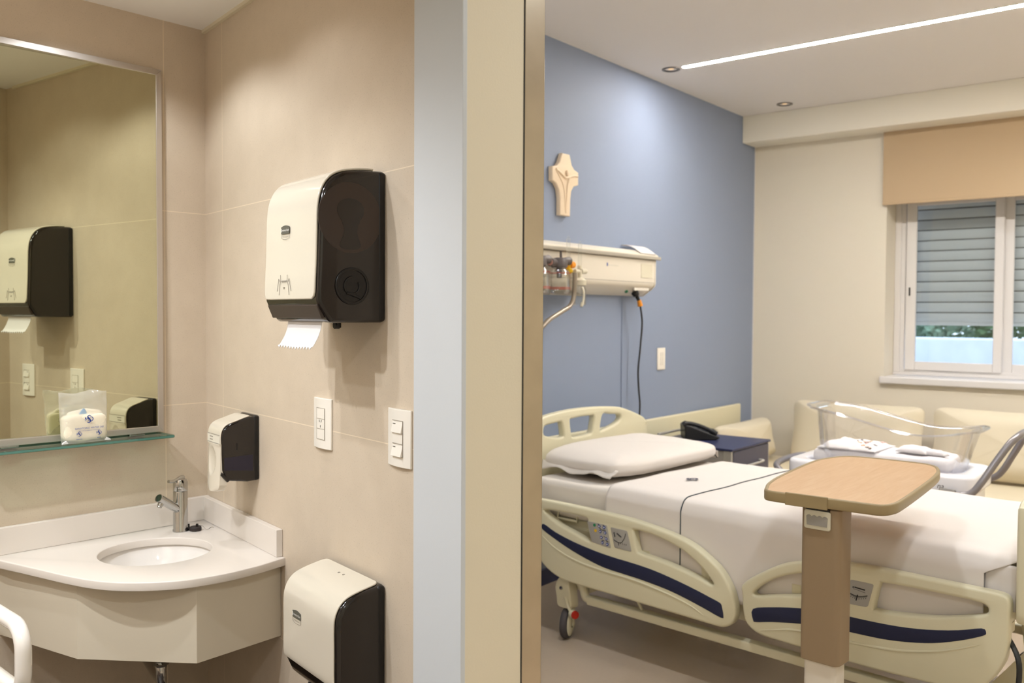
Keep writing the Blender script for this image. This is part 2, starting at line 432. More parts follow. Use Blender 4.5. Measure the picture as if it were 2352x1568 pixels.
# stainless corner guard, and a dark strip painting the shadow gap beside it
struct('trim_2', MB().box(1.7602, 1.7622, 0.092, 0.1485, 0, HC).box(1.66, 1.7622, 0.1462, 0.1485, 0, HC), 'steel', FD, bevel=0.0008)
struct('trim_3', MB().box(1.7602, 1.7612, 0.0890, 0.0922, 0, HC), 'gap_shade', FD)
struct('baseboard_left', MB().box(BLX, BLX + 0.012, 2.0, WY, 0, 0.09), 'navy_laminate')
struct('baseboard_back', MB().box(BLX, 1.2, WY - 0.012, WY, 0, 0.09), 'cream_paint')
struct('trim_4', MB().box(BLX, BLX + 0.005, WY - 0.012, WY - 0.002, 0.5, 2.906), 'window_white')   # pale joint in the far corner
# thin shadow-gap trim along the bathroom ceiling
struct('trim_5', MB().box(0, 1.5, -0.012, 0, HB - 0.012, HB), 'beige_paint', FD)

# ------------------------------------------------------------------ window, shutter, blind, outside
W = bpy.data.objects.new('window_1', None); COL.objects.link(W); W['kind'] = 'structure'
yf = 7.25
mb = MB(); X0, X1, Z0, Z1 = -2.004, -0.55, 1.10, 2.60
mb.box(X0, X0 + 0.075, yf, yf + 0.06, Z0, Z1).box(X1 - 0.075, X1, yf, yf + 0.06, Z0, Z1).box(X0 + 0.075, X1 - 0.075, yf, yf + 0.06, Z0, Z0 + 0.045).box(X0 + 0.075, X1 - 0.075, yf, yf + 0.06, Z1 - 0.06, Z1)
mb.box(X0, X0 + 0.045, yf - 0.018, yf, Z0 + 0.02, Z1).box(X0, X1, yf - 0.03, yf, Z0, Z0 + 0.02)
obj('window_frame', mb, 'window_white', W, bevel=0.004)
def sash(x0, x1, y):
    s = MB(); l = 0.072; z0 = Z0 + 0.04
    s.box(x0, x0 + l, y, y + 0.03, z0, 2.56).box(x1 - 0.06, x1, y, y + 0.03, z0, 2.56).box(x0 + l, x1 - 0.06, y, y + 0.03, z0, z0 + 0.065).box(x0 + l, x1 - 0.06, y, y + 0.03, 2.375, 2.56)
    o = obj('sash', s, 'window_white', W, bevel=0.004)
    obj('glass_pane', MB().box(x0 + l, x1 - 0.06, y + 0.012, y + 0.016, z0 + 0.06, 2.38), 'window_glass', o)
    return o
s1 = sash(-1.922, -1.262, yf - 0.012); s2 = sash(-1.275, -0.62, yf + 0.026)
mb = MB().prism(rrect(-1.904, -1.882, 1.655, 1.79, 0.01), lambda u, v, w: (u, w, v), yf - 0.018, yf - 0.012)
obj('latch_plate', mb, 'window_white', s1)
obj('latch_slot', MB().prism(rrect(-1.899, -1.887, 1.70, 1.765, 0.005), lambda u, v, w: (u, w, v), yf - 0.020, yf - 0.017), 'black_plastic', s1)
struct('window_sill', MB().box(-2.03, -0.52, WY - 0.035, yf, 1.045, 1.098), 'window_white', parent=W, bevel=0.008)
rs = thing('roller_shutter', 'grey slatted roller shutter lowered most of the way behind the window glass', 'shutter', T(-1.28, 7.37, 1.5))
mb = MB(); pit = 0.078
for i in range(15):
    z = i * pit
    prof = [(-0.002, 0.001), (-0.010, 0.012), (-0.0135, 0.040), (-0.010, 0.064), (-0.002, 0.072), (0.008, 0.072), (0.008, 0.001)]
    mb.prism([(y, zz + z) for y, zz in prof], lambda u, v, w: (w, u, v), -0.70, 0.72)
obj('slat_curtain', mb, 'shutter_grey', rs, sm=30)
obj('slat_gap_shade', MB().box(-0.70, 0.72, 0.004, 0.007, 0, 15 * pit), 'gap_shade', rs)  # dark sheet behind the slats, paints the shade between them
obj('bottom_bar', MB().box(-0.70, 0.72, -0.012, 0.012, -0.022, 0.002), 'shutter_grey', rs, bevel=0.003)
bl = thing('roller_blind', 'tan fabric roller blind half lowered over the top of the window', 'blind', T(-1.27, 6.975, 2.367))
obj('fabric', MB().box(-0.757, 0.8, 0, 0.003, 0.012, 0.60), 'blind_fabric', bl)
obj('hem_bar', MB().box(-0.757, 0.8, -0.006, 0.008, 0, 0.022), 'blind_fabric', bl, bevel=0.004)
tag(obj('lawn', MB().box(-9, 6, 7.5, 22, -0.3, -0.202), 'earth'), 'dull ground outside the window', 'ground')['kind'] = 'stuff'
gw = tag(obj('garden_wall', MB().box(-6, 2, 9.4, 9.6, -0.2, 1.34), 'garden_plaster', bevel=0.02), 'pale bluish garden wall seen through the strip below the shutter', 'wall')
def shrub(x, y, z, r, m, lab):
    mb = MB()
    for i in range(620):
        a = rnd.uniform(0, 2 * PI); b = math.acos(rnd.uniform(-1, 1)); q = r * rnd.uniform(0.55, 1.05)
        c = Vector((x + q * math.sin(b) * math.cos(a) * 0.62, y + q * math.sin(b) * math.sin(a) * 0.7, max(z + q * math.cos(b), -0.15)))
        d = Vector((rnd.uniform(-1, 1), rnd.uniform(-1, 1), rnd.uniform(-0.4, 1))).normalized(); e = d.orthogonal().normalized(); l = rnd.uniform(0.07, 0.14)
        mb.add([c, c + d * l * 0.5 + e * l * 0.28, c + d * l, c + d * l * 0.5 - e * l * 0.28], [(0, 1, 2, 3)])
    mb.tube([(x, y, -0.2), (x + 0.03, y, z)], 0.03, 8)
    return tag(obj('shrub', mb, m), lab, 'shrub', 'shrubs outside the window')
for i, (x, zz, m) in enumerate([(-3.0, 1.5, 'leaf_green'), (-2.4, 1.6, 'leaf_pale'), (-1.8, 1.62, 'leaf_green'), (-1.2, 1.6, 'leaf_pale'), (-0.6, 1.62, 'leaf_green'), (-2.7, 1.5, 'leaf_green'), (-2.1, 1.45, 'leaf_pale'), (-1.5, 1.5, 'leaf_pale'), (-0.9, 1.45, 'leaf_green')]):
    shrub(x, 10.1 + (0.75 if i > 4 else 0), zz, 0.44, m, 'leafy green shrub showing above the garden wall through the window')

# ------------------------------------------------------------------ ceiling lights
led = thing('led_strip_light', 'long bright white LED strip recessed in the bedroom ceiling', 'light', T(-2.74, 5.183, HC))
obj('diffuser', MB().prism(rrect(0, 3.2, -0.02, 0.02, 0.019), lambda u, v, w: (u, v, w), -0.004, 0.002), 'led_diffuser', led)
obj('channel', MB().plate(rrect(-0.008, 3.208, -0.028, 0.028, 0.024), [rrect(0, 3.2, -0.02, 0.02, 0.019)], lambda u, v, w: (u, v, w), -0.003, 0.002), 'window_white', led)
def light(name, kind, M, energy, color, parent=None, **kw):
    d = bpy.data.lights.new(name, kind); d.energy = energy; d.color = color
    for k, v in kw.items(): setattr(d, k, v)
    o = bpy.data.objects.new(name, d); COL.objects.link(o)
    if parent: o.parent = parent; o.matrix_local = M
    else: o.matrix_world = M
    return o
def downlight(p, label, energy, color, tilt=(0, 0), size=2.0, blend=0.6, rad=0.03, hidden=False):
    r = thing('recessed_spotlight', label, 'light', T(*p), 'recessed ceiling spotlights')
    n = 28
    obj('trim_ring', MB().plate(circ(0, 0, 0.058, n), [circ(0, 0, 0.040, n)], lambda u, v, w: (u, v, w), -0.006, 0.001, 0.002, 2), 'fixture_grey', r)
    obj('reflector', MB().lathe([(0.041, -0.004), (0.036, 0.03), (0.028, 0.035)], n, cap0=False, cap1=True), 'fixture_grey', r)
    obj('lens', MB().lathe([(0.018, 0.0), (0.018, 0.02), (0.016, 0.033)], 20), 'lens_warm', r)
    if energy:
        light('spot_lamp', 'SPOT', T(0, 0, -0.012) @ Matrix.Rotation(tilt[0], 4, 'X') @ Matrix.Rotation(tilt[1], 4, 'Y'), energy, color, r, spot_size=size, spot_blend=blend, shadow_soft_size=rad)
    return r
WARM = (0.91, 0.95, 1.0); NEUT = (0.92, 0.96, 1.0); HALL = (0.84, 0.92, 1.0)
downlight((-2.822, 5.18, HC), 'grey recessed ceiling spotlight at the end of the LED strip', 1.2, NEUT, size=2.4, blend=0.9, rad=0.05)
downlight((-2.613, 6.537, HC), 'grey recessed ceiling spotlight beside the soffit above the window wall', 0, NEUT)
downlight((-2.80, 3.45, HC), 'recessed ceiling spotlight over the crucifix, hidden by the partition', 18, NEUT, size=2.4, blend=0.9, rad=0.05)
for (p, e, l) in ((Mw(0.50, 0.34, HB), 19, 'over the mirror'), (Dw(0.92, 0.40, HB), 6, 'nearest the towel dispenser'), (Dw(1.02, 0.95, HB), 34, 'beside the bathroom door'), (Mw(1.6, 1.0, HB), 92, 'in the middle, added as unseen fill'), (Mw(2.2, 0.5, HB), 66, 'at the far end, added as unseen fill')):  # last two are fill lamps added out of view
    downlight(tuple(p), 'recessed ceiling spotlight of the bathroom ' + l, e, WARM, size=2.35 if e < 50 else 2.8, blend=0.45 if e < 50 else 0.8, rad=0.03)
downlight((0.35, -0.5, HC), 'added fill spotlight, unseen, in the entry hall behind the camera', 162, HALL, size=2.9, blend=0.8, rad=0.08)  # hall lamp added out of view to light the jamb and beige wall
downlight((0.3, 3.4, HC), 'added fill spotlight, unseen, to the right of the foot of the bed', 62, NEUT, size=2.9, blend=0.9, rad=0.08)  # this and the next three are unseen fill lamps added for the bedroom
downlight((-0.1, 2.2, HC), 'added fill spotlight, unseen, where the hall opens into the bedroom', 100, NEUT, size=2.9, blend=0.9, rad=0.08)
downlight((-1.5, 2.3, HC), 'added fill spotlight, unseen, beside the partition on the bedroom side', 100, NEUT, size=2.9, blend=0.9, rad=0.08)  # added out of frame to light the near bed rails
downlight((-0.2, 6.0, HC), 'added fill spotlight, unseen, over the right end of the sofa', 105, NEUT, size=2.9, blend=0.9, rad=0.08)

# ------------------------------------------------------------------ bathroom: dispensers
def side_pts(prof, x): return [(x, -s, z) for s, z in prof]
def extrude_x(prof, x0, x1, dome=0.0):
    """Side profile (depth out of the wall, height) swept across the width, slightly crowned to the ends."""
    R = []
    for k in range(9):
        c = -1 + 2 * k / 8; x = x0 + (x1 - x0) * k / 8; g = 1 - dome * c * c
        R.append([(x, -s * g if s > 0.02 else -s, z) for s, z in prof])
    return MB().rings(R)
def cover_strip(path, hw, th, dome=0.0, m=10):
    R = []
    n = len(path)
    for i, (s, z) in enumerate(path):
        a = Vector(path[max(i - 1, 0)]); b = Vector(path[min(i + 1, n - 1)]); t = (b - a).normalized()
        nx, nz = t.y, -t.x          # outward normal for a path that climbs the front
        w = hw(i / (n - 1)); o = []; q = []
        for j in range(m + 1):
            c = -1 + 2 * j / m; g = 1 - dome * c * c
            o.append((w * c, -(s + nx * th) * g, z + nz * th)); q.append((w * c, -s * g, z))
        R.append(o + q[::-1])
    return MB().rings(R)
def badge(parent, x, z, y, sc=1.0, tilt=0.0):
    def f(u, v, w): return (x + u * sc, y(z + v * sc) - w, z + v * sc)
    top = [(-0.025, -0.010), (0.025, -0.010), (0.025, 0.008)] + [(0.025 - 0.05 * i / 10, 0.008 + 0.004 * math.sin(PI * i / 10)) for i in range(11)] + [(-0.025, 0.008)]
    obj('logo_badge', MB().prism(top[:3] + top[3:], f, 0.0006, 0.0014), 'logo_dark', parent, sm=0)
    obj('logo_lettering', merge(text_mb('Kimberly-Clark', 0.0078, lambda u, v, w: f(u, v - 0.0005, 0.0018)), MB().box(x - 0.0245 * sc, x - 0.0225 * sc, y(z) - 0.002, y(z) - 0.0015, z - 0.005 * sc, z + 0.005 * sc)), 'white_ink', parent, sm=0)
    fr = MB(); low = [(-0.025, -0.011), (-0.025, -0.020)] + [(-0.025 + 0.05 * i / 10, -0.020 - 0.004 * math.sin(PI * i / 10)) for i in range(1, 10)] + [(0.025, -0.020), (0.025, -0.011)]
    fr.tube([f(u, v, 0.001) for u, v in low], 0.0004 * sc, 5)
    fr = merge(fr, text_mb('PROFESSIONAL*', 0.0055, lambda u, v, w: f(u, v - 0.0165, 0.0012)))
    obj('logo_outline', fr, 'line_grey', parent, sm=0)

# upper roll-towel dispenser
P = [(0, 0), (0.156, 0.0), (0.184, 0.042), (0.190, 0.056), (0.189, 0.10), (0.186, 0.16), (0.184, 0.235), (0.182, 0.285), (0.176, 0.318), (0.164, 0.344), (0.146, 0.363), (0.118, 0.376), (0.07, 0.384), (0, 0.387)]
d = thing('paper_towel_dispenser', 'large white and smoked black paper towel dispenser high on the tiled partition wall', 'towel dispenser', FD @ T(1.152, 0, 1.525))
obj('body', extrude_x(P, -0.158, 0.158), 'smoke_plastic', d, bevel=0.010, seg=3)
path = cr([(0.190, 0.058), (0.189, 0.10), (0.186, 0.16), (0.184, 0.235), (0.182, 0.285), (0.176, 0.318), (0.164, 0.344), (0.146, 0.363), (0.118, 0.376), (0.07, 0.384), (0.03, 0.386)], 4, False)
def hw_u(u): return 0.150 - 0.018 * (1 - math.sqrt(max(0, 1 - (1 - min(u / 0.07, 1)) ** 2)))
cv = obj('front_cover', cover_strip(path, hw_u, 0.006), 'glossy_white_plastic', d, bevel=0.003, seg=3)
yfun = lambda z: -0.1965 + (0.006 if z > 0.2 else 0) * (z - 0.2) / 0.1
badge(cv, -0.022, 0.238, lambda z: -0.1915, 1.0)
hd = MB()
for sg in (-1, 1):
    for pts in ([(0.030, 0.070), (0.026, 0.095), (0.020, 0.105), (0.021, 0.122)], [(0.043, 0.080), (0.036, 0.098), (0.032, 0.112), (0.026, 0.104)], [(0.012, 0.104), (0.02, 0.108)]):
        hd.tube([(-0.022 + sg * u, -0.1968, v) for u, v in cr(pts, 4, False)], 0.0006, 5)
hd.tube([(-0.036, -0.1968, 0.107), (-0.008, -0.1968, 0.107)], 0.0006, 5)
for i in range(9): hd.box(-0.034 + i * 0.003, -0.0325 + i * 0.003, -0.1974, -0.1966, 0.1035, 0.1055)
hd.prism([(-0.0255, 0.091), (-0.0185, 0.091), (-0.022, 0.085)], lambda u, v, w: (u, w, v), -0.1974, -0.1966)
obj('hands_pictogram', hd, 'line_grey', cv, sm=0)
side = lambda u, v, w: (0.158 + w, -u, v)
mb = MB().prism(circ(0.100, 0.262, 0.088, 48), side, -0.002, 0.0004)
obj('roll_window', mb, 'smoke_inner', d)
key = cr([(0.100, 0.310), (0.130, 0.300), (0.137, 0.275), (0.124, 0.250), (0.118, 0.225), (0.130, 0.190), (0.100, 0.183), (0.072, 0.190), (0.082, 0.225), (0.076, 0.250), (0.063, 0.275), (0.070, 0.300)], 4)
obj('spindle', MB().prism(key, side, 0.0, 0.0010), 'smoke_plastic', d)
mb = MB().plate(circ(0.096, 0.092, 0.047, 40), [circ(0.096, 0.092, 0.040, 40)], side, -0.001, 0.004, 0.0015, 3)
dial = obj('dial_ring', mb, 'black_plastic', d)
mb = MB().prism(circ(0.096, 0.092, 0.040, 40), side, -0.001, 0.0012)
for r, a0, a1, w in ((0.022, -40, 90, 0.004), (0.020, 150, 300, 0.004)):
    mb.tube([side(0.096 + r * math.cos(math.radians(a0 + (a1 - a0) * i / 16)), 0.092 + r * math.sin(math.radians(a0 + (a1 - a0) * i / 16)), 0.0012) for i in range(17)], w * 0.8, 8)
mb.tube([side(0.112, 0.075, 0.0012), side(0.072, 0.062, 0.0012)], 0.0035, 8)
obj('dial_grip', mb, 'black_plastic', dial)
obj('back_plate', MB().box(-0.1595, 0.1595, -0.022, -0.0005, 0.004, 0.383), 'black_plastic', d, bevel=0.006, seg=3)
mb = MB().cyl((0.06, -0.085, 0.003), (0.06, -0.085, -0.014), 0.009, n=20).cyl((0.058, -0.094, -0.007), (0.058, -0.080, -0.007), 0.010, n=20)
obj('lock_barrel', mb, 'black_plastic', d, bevel=0.001)
mb = MB().box(-0.140, 0.125, -0.181, -0.14, 0.006, 0.040)
obj('outlet_lip', MB().prism([(0.1735, 0.010), (0.188, 0.044), (0.180, 0.047), (0.165, 0.012)], lambda u, v, w: (w, -u, v), -0.148, 0.148), 'smoke_inner', d, bevel=0.002)
# sheet of towel hanging from the slot
pt = thing('paper_towel', 'white paper towel with a serrated edge hanging from the upper dispenser', 'paper towel', FD @ T(1.152, 0, 1.525))
nx = 60
def towel(u, v):
    x = -0.098 + 0.200 * u + 0.002 * v
    z = 0.006 - 0.074 * v; y = -0.150 - 0.004 * v - 0.028 * v * v
    if v == 1: z += (0.0055 if int(round(u * nx)) % 5 in (0, 1) else (-0.002 if int(round(u * nx)) % 5 == 3 else 0.002)); 
    return (x, y, z + 0.001 * math.sin(u * 9))
obj('sheet', MB().grid(towel, nx, 10), 'paper_white', pt, solid=0.0006)

# lower dispenser, cut by the bottom of the picture
P2 = [(0, 0), (0.085, 0.0), (0.118, 0.035), (0.136, 0.075), (0.140, 0.10), (0.140, 0.235), (0.137, 0.262), (0.126, 0.285), (0.108, 0.301), (0.08, 0.311), (0.04, 0.320), (0.0, 0.326)]
d2 = thing('paper_towel_dispenser', 'white and black dispenser low on the partition, cut by the bottom of the frame', 'towel dispenser', FD @ T(1.153, 0, 0.523))
obj('body', extrude_x(P2, -0.158, 0.158), 'smoke_plastic', d2, bevel=0.012, seg=3)
path = cr([(0.137, 0.080), (0.140, 0.10), (0.140, 0.17), (0.140, 0.235), (0.137, 0.262), (0.126, 0.285), (0.108, 0.301), (0.08, 0.311), (0.04, 0.320), (0.012, 0.325)], 4, False)
def hw_l(u):
    e = min(u / 0.06, (1 - u) / 0.09, 1)
    return 0.149 - 0.020 * (1 - math.sqrt(max(0, 1 - (1 - e) ** 2)))
cv2 = obj('front_cover', cover_strip(path, hw_l, 0.005), 'glossy_white_plastic', d2, bevel=0.0025, seg=3)
badge(cv2, -0.060, 0.215, lambda z: -0.1452, 1.0)
for x in (-0.012, 0.014): obj('indicator_hole', MB().cyl((x, -0.045, 0.3235), (x, -0.045, 0.3250), 0.0038, n=14), 'line_grey', cv2)
obj('back_plate', MB().box(-0.160, 0.160, -0.024, -0.0005, 0.004, 0.322), 'black_plastic', d2, bevel=0.008, seg=3)
mb = MB().cyl((-0.112, -0.075, 0.004), (-0.112, -0.085, -0.022), 0.010, n=18).box(-0.09, -0.02, -0.10, -0.06, -0.012, 0.004)
obj('outlet_tab', mb, 'black_plastic', d2, bevel=0.002)

# soap dispenser
P3 = [(0, 0.002), (0.04, 0.0), (0.112, 0.010), (0.124, 0.045), (0.126, 0.10), (0.126, 0.155), (0.121, 0.175), (0.106, 0.190), (0.07, 0.202), (0.035, 0.213), (0, 0.213)]
sp = thing('soap_dispenser', 'small white and smoked black soap dispenser with push lever above the counter', 'soap dispenser', FD @ T(0.434, 0, 0.996))
obj('body', extrude_x(P3, -0.059, 0.059), 'smoke_plastic', sp, bevel=0.006, seg=3)
obj('back_plate', MB().box(-0.060, 0.060, -0.020, -0.0005, 0.002, 0.216), 'black_plastic', sp, bevel=0.006, seg=3)
path = cr([(0.126, 0.128), (0.126, 0.155), (0.121, 0.175), (0.106, 0.190), (0.07, 0.202), (0.042, 0.211), (0.028, 0.2125)], 5, False)
cs = obj('front_cover', cover_strip(path, lambda u: 0.056 - (0.012 * max(0, (u - 0.86) / 0.14) ** 2), 0.004), 'glossy_white_plastic', sp, bevel=0.002)
def lever(u, v):   # front push lever with an oval thumb hollow
    x = -0.055 + 0.110 * u; z = -0.026 + 0.156 * v
    c = 2 * u - 1
    hw = 1.0 if v > 0.16 else math.sqrt(max(0.05, 1 - ((0.16 - v) / 0.16) ** 2 * 0.75))
    y = -0.1375 + 0.009 * c * c * (1 if v < 0.95 else 0.6) - 0.006 * (1 - v) ** 2
    e = ((c + 0.0) / 0.55) ** 2 + ((z - 0.072) / 0.046) ** 2
    if e < 1: y += 0.0085 * (1 - e) ** 0.6
    return (x * hw, y, z)
nu, nv = 28, 34
lm = MB().grid(lever, nu, nv)
back = [(x, -0.108, z) for x, y, z in lm.v]
n0 = len(lm.v); lm.v += back
lm.f += [tuple(i + n0 for i in f[::-1]) for f in lm.f]
edge = [(i * (nv + 1)) for i in range(nu + 1)] + [nu * (nv + 1) + j for j in range(1, nv + 1)] + [i * (nv + 1) + nv for i in range(nu - 1, -1, -1)] + [j for j in range(nv - 1, 0, -1)]
lm.f += [(edge[i], edge[(i + 1) % len(edge)], edge[(i + 1) % len(edge)] + n0, edge[i] + n0) for i in range(len(edge))]
obj('push_lever', lm, 'glossy_white_plastic', sp, sm=50)
mb = MB().box(-0.0525, 0.0535, -0.1318, -0.128, 0.131, 0.158)
ls = obj('label_strip', mb, 'label_grey', cs)
mb = MB().box(-0.0525, 0.0535, -0.1325, -0.131, 0.1575, 0.1587).box(-0.0525, 0.0535, -0.1325, -0.131, 0.1303, 0.1315)
obj('label_print', mb, 'line_grey', cs, sm=0)
mb = MB()
for z, w in ((0.149, 0.028), (0.1395, 0.024)):
    x = -0.030
    for i in range(7): mb.box(x, x + w / 9, -0.1326, -0.1316, z - 0.0013, z + 0.0013); x += w / 7
obj('label_print', mb, 'line_grey', cs, sm=0)
mb = MB().prism([(0.022, 0.035), (0.118, 0.045), (0.118, 0.085), (0.022, 0.088)], lambda u, v, w: (w, -u, v), 0.0588, 0.0594)
obj('soap_level', mb, 'dark_soap', sp)
obj('key_slot', MB().box(0.0588, 0.0598, -0.078, -0.074, 0.108, 0.130), 'black_plastic', sp)
obj('base_lip', MB().prism([(0.108, 0.004), (0.130, 0.030), (0.126, 0.040), (0.100, 0.010)], lambda u, v, w: (w, -u, v), -0.058, 0.060), 'smoke_plastic', sp, bevel=0.002)

# switch and socket plates
def wall_plate(name, label, x, z):
    r = thing(name, label, 'switch' if 'switch' in name else 'socket', FD @ T(x, 0, z))
    prof = [(-0.0545 + 0.109 * i / 16, 0.006 + 0.0065 * math.cos(PI / 2 * (-1 + 2 * i / 16))) for i in range(17)]
    poly = [(-0.0545, 0.0)] + prof + [(0.0545, 0.0)]
    obj('cover_plate', MB().prism(poly, lambda u, v, w: (u, -v, w), -0.0725, 0.0725), 'plate_white', r, bevel=0.0015)
    return r
def module(r, name, z0, z1, tilt, x0=-0.022, x1=0.026):
    mb = MB().prism([(-0.0130 - tilt, z0), (-0.0130 + tilt * 0.3, z1), (-0.006, z1), (-0.006, z0)], lambda u, v, w: (w, u, v), x0, x1)
    return obj(name, mb, 'plate_white', r, bevel=0.0008)
so = wall_plate('wall_socket', 'white plate with one power outlet between two blanks, left of the light switch', 0.963, 1.232)
module(so, 'blank_insert', 0.014, 0.044, 0); m = module(so, 'outlet_insert', -0.015, 0.013, 0); module(so, 'blank_insert', -0.045, -0.016, 0)
mb = MB()
for x, z, a in ((-0.004, 0.007, -0.35), (0.008, 0.007, 0.35), (0.002, -0.008, 0)):
    mb.tube([(x - 0.0035 * math.sin(a), -0.0132, z - 0.0035), (x + 0.0035 * math.sin(a), -0.0132, z + 0.0035)], 0.0009, 6)
obj('outlet_slot', mb, 'black_plastic', m)
mb = MB()
for z in (0.0445, 0.0135, -0.0155, -0.0455): mb.box(-0.022, 0.026, -0.0133, -0.0125, z - 0.0006, z + 0.0006)
mb.box(0.026, 0.0268, -0.0128, -0.0115, -0.0455, 0.0445).box(-0.0228, -0.022, -0.0132, -0.0122, -0.0455, 0.0445)
obj('insert_joint', mb, 'joint_grey', so, sm=0)
sw = wall_plate('light_switch', 'white plate with two rocker switches beside the bathroom door frame', 1.388, 1.237)
for z0, z1, t in ((0.014, 0.044, 0.005), (-0.045, -0.014, 0.006)):
    m = module(sw, 'rocker', z0, z1, t); obj('rocker_mark', MB().box(-0.016, -0.006, -0.0152, -0.0125, z1 - 0.008, z1 - 0.0068), 'black_plastic', m)
module(sw, 'blank_insert', -0.013, 0.013, 0)
mb = MB()
for z in (0.0447, -0.0137, -0.0457): mb.box(-0.022, 0.026, -0.0133, -0.0122, z - 0.0006, z + 0.0006)
mb.box(0.026, 0.0268, -0.0128, -0.0112, -0.0455, 0.0445)
obj('insert_joint', mb, 'joint_grey', sw, sm=0)

# ------------------------------------------------------------------ mirror, shelf and what stands on it
mi = thing('wall_mirror', 'large aluminium framed mirror on the tiled wall above the glass shelf', 'mirror', FM)
u0, u1, z0, z1, fw = 0.181, 0.78, 1.126, 2.398, 0.021
mb = MB()
def bar(a, b, c, d): mb.prism([a, b, c, d], lambda u, v, w: (-u, -w, v), 0.001, 0.031)
bar((u0, z0), (u1, z0), (u1 - fw, z0 + fw), (u0 + fw, z0 + fw)); bar((u0, z1), (u0 + fw, z1 - fw), (u1 - fw, z1 - fw), (u1, z1))
bar((u0, z0), (u0 + fw, z0 + fw), (u0 + fw, z1 - fw), (u0, z1)); bar((u1, z0), (u1, z1), (u1 - fw, z1 - fw), (u1 - fw, z0 + fw))
obj('mirror_frame', mb, 'aluminium', mi, sm=0, bevel=0.0015)
# glass seated very slightly askew in its frame
mb = MB().box(0, u1 - u0 - 2 * fw + 0.012, -0.002, 0.002, z0 + 0.016, z1 - 0.016)
obj('glass', mb, 'mirror_glass', mi, FM.inverted() @ FM @ (T(-(u0 + fw - 0.006), -0.0265, 0) @ Matrix.Rotation(PI - math.radians(1.6), 4, 'Z')), sm=0)
sh = thing('glass_shelf', 'clear glass shelf with green edge along the bottom of the mirror', 'shelf', FM @ T(0, 0, 1.113))
poly = rrect(-0.80, -0.187, -0.122, -0.004, 0.006)
obj('glass_panel', MB().prism(poly, lambda u, v, w: (u, v, w), 0.0, 0.010), 'shelf_glass', sh)
obj('polished_edge', MB().plate(rrect(-0.801, -0.186, -0.1232, -0.004, 0.006), [rrect(-0.799, -0.188, -0.121, -0.002, 0.006)], lambda u, v, w: (u, v, w), 0.0015, 0.0085), 'glass_edge', sh)
for u in (0.275, 0.685):
    m = MB().cyl((-u - 0.028, -0.020, 0.0105), (-u + 0.028, -0.020, 0.0105), 0.008, n=18).box(-u - 0.026, -u + 0.026, -0.02, -0.0005, 0.004, 0.016).box(-u - 0.026, -u + 0.026, -0.03, -0.0005, -0.006, -0.0005)
    obj('bracket', m, 'chrome', sh, bevel=0.002)
# plastic bag of toiletries
bg = thing('toiletry_bag', 'clear printed plastic bag of cream toiletries standing on the glass shelf', 'bag', FM @ T(-0.478, -0.082, 1.1245) @ Matrix.Rotation(math.radians(3), 4, 'Z'))
def bag_shell(u, v):
    a = 2 * PI * u; z = 0.164 * v
    hw = 0.0715 + 0.007 * v; th = 0.026 * (1 - v) ** 0.45 * (1.0 if v < 0.55 else 1.0) + 0.0015
    x = hw * (abs(math.cos(a)) ** 0.55) * (1 if math.cos(a) >= 0 else -1); y = th * (abs(math.sin(a)) ** 0.7) * (1 if math.sin(a) >= 0 else -1)
    n = noise.noise(Vector((x * 26, y * 20 + 3, z * 30))) * (0.002 + 0.010 * v)
    return (x + n * 0.3 - 0.004 * v, y + n, z + (0.004 * math.sin(x * 60) if v == 1 else 0) + 0.03 * x * v)
obj('film', MB().grid(bag_shell, 56, 26, True), 'bag_film', bg, sm=80)
def pack(w, d, h, x, y):
    def f(u, v):
        a = 2 * PI * u
        k = 0.42
        cx = abs(math.cos(a)) ** k * (1 if math.cos(a) >= 0 else -1); cy = abs(math.sin(a)) ** k * (1 if math.sin(a) >= 0 else -1)
        s = (1 - abs(2 * v - 1) ** 8) ** 0.5
        return (x + w * cx * (0.9 + 0.1 * s) * max(s, 0.02), y + d * cy * max(s, 0.02), h * v + 0.002 + 0.004 * noise.noise(Vector((u * 4, v * 3, x))))
    return MB().grid(f, 40, 14, True)
obj('toiletry_pack', pack(0.0705, 0.0225, 0.094, -0.001, 0.001), 'milk_cream', bg, sm=80)
obj('toiletry_pack', pack(0.058, 0.012, 0.106, 0.004, 0.006), 'milk_cream', bg, sm=80).scale = (1, 1, 1)
fb = lambda u, v, w: (u, -0.0275 - w, v)
ink = merge(monogram(0.020, lambda u, v, w: fb(0.003 + u, 0.076 + v, 0)), text_mb('SANATORIO MATER DEI', 0.0086, lambda u, v, w: fb(0.004 + u, 0.047 + v, 0.0004)), text_mb('HERMANAS DE MARIA DE SCHOENSTATT', 0.0038, lambda u, v, w: fb(0.004 + u, 0.0395 + v, 0.0004)))
for x, z in ((-0.029, 0.0295), (0.035, 0.0295)): ink = merge(ink, monogram(0.0125, lambda u, v, w: fb(x + u, z + v, 0.0002)))
for x, w in ((-0.029, 0.020), (0.035, 0.012)):
    for i in range(8): ink.box(x - w / 2 + i * w / 8, x - w / 2 + (i + 0.7) * w / 8, -0.0283, -0.0278, 0.0125, 0.0140)
obj('bag_print', ink, 'navy_ink', bg, sm=0)
obj('blue_cap', MB().prism([(-0.022, 0.092), (0.006, 0.088), (-0.002, 0.108), (-0.008, 0.111), (-0.014, 0.104)], lambda u, v, w: (u, w, v), -0.012, -0.008), 'sky_blue_ink', bg, bevel=0.002)
mb = MB()
for sx in (-1, 1): obj('corner_flap', MB().prism([(sx * 0.060, 0.001), (sx * 0.079, 0.0), (sx * 0.076, 0.005), (sx * 0.066, 0.010)], lambda u, v, w: (u, w, v), -0.020, -0.012), 'paper_white', bg, sm=0)


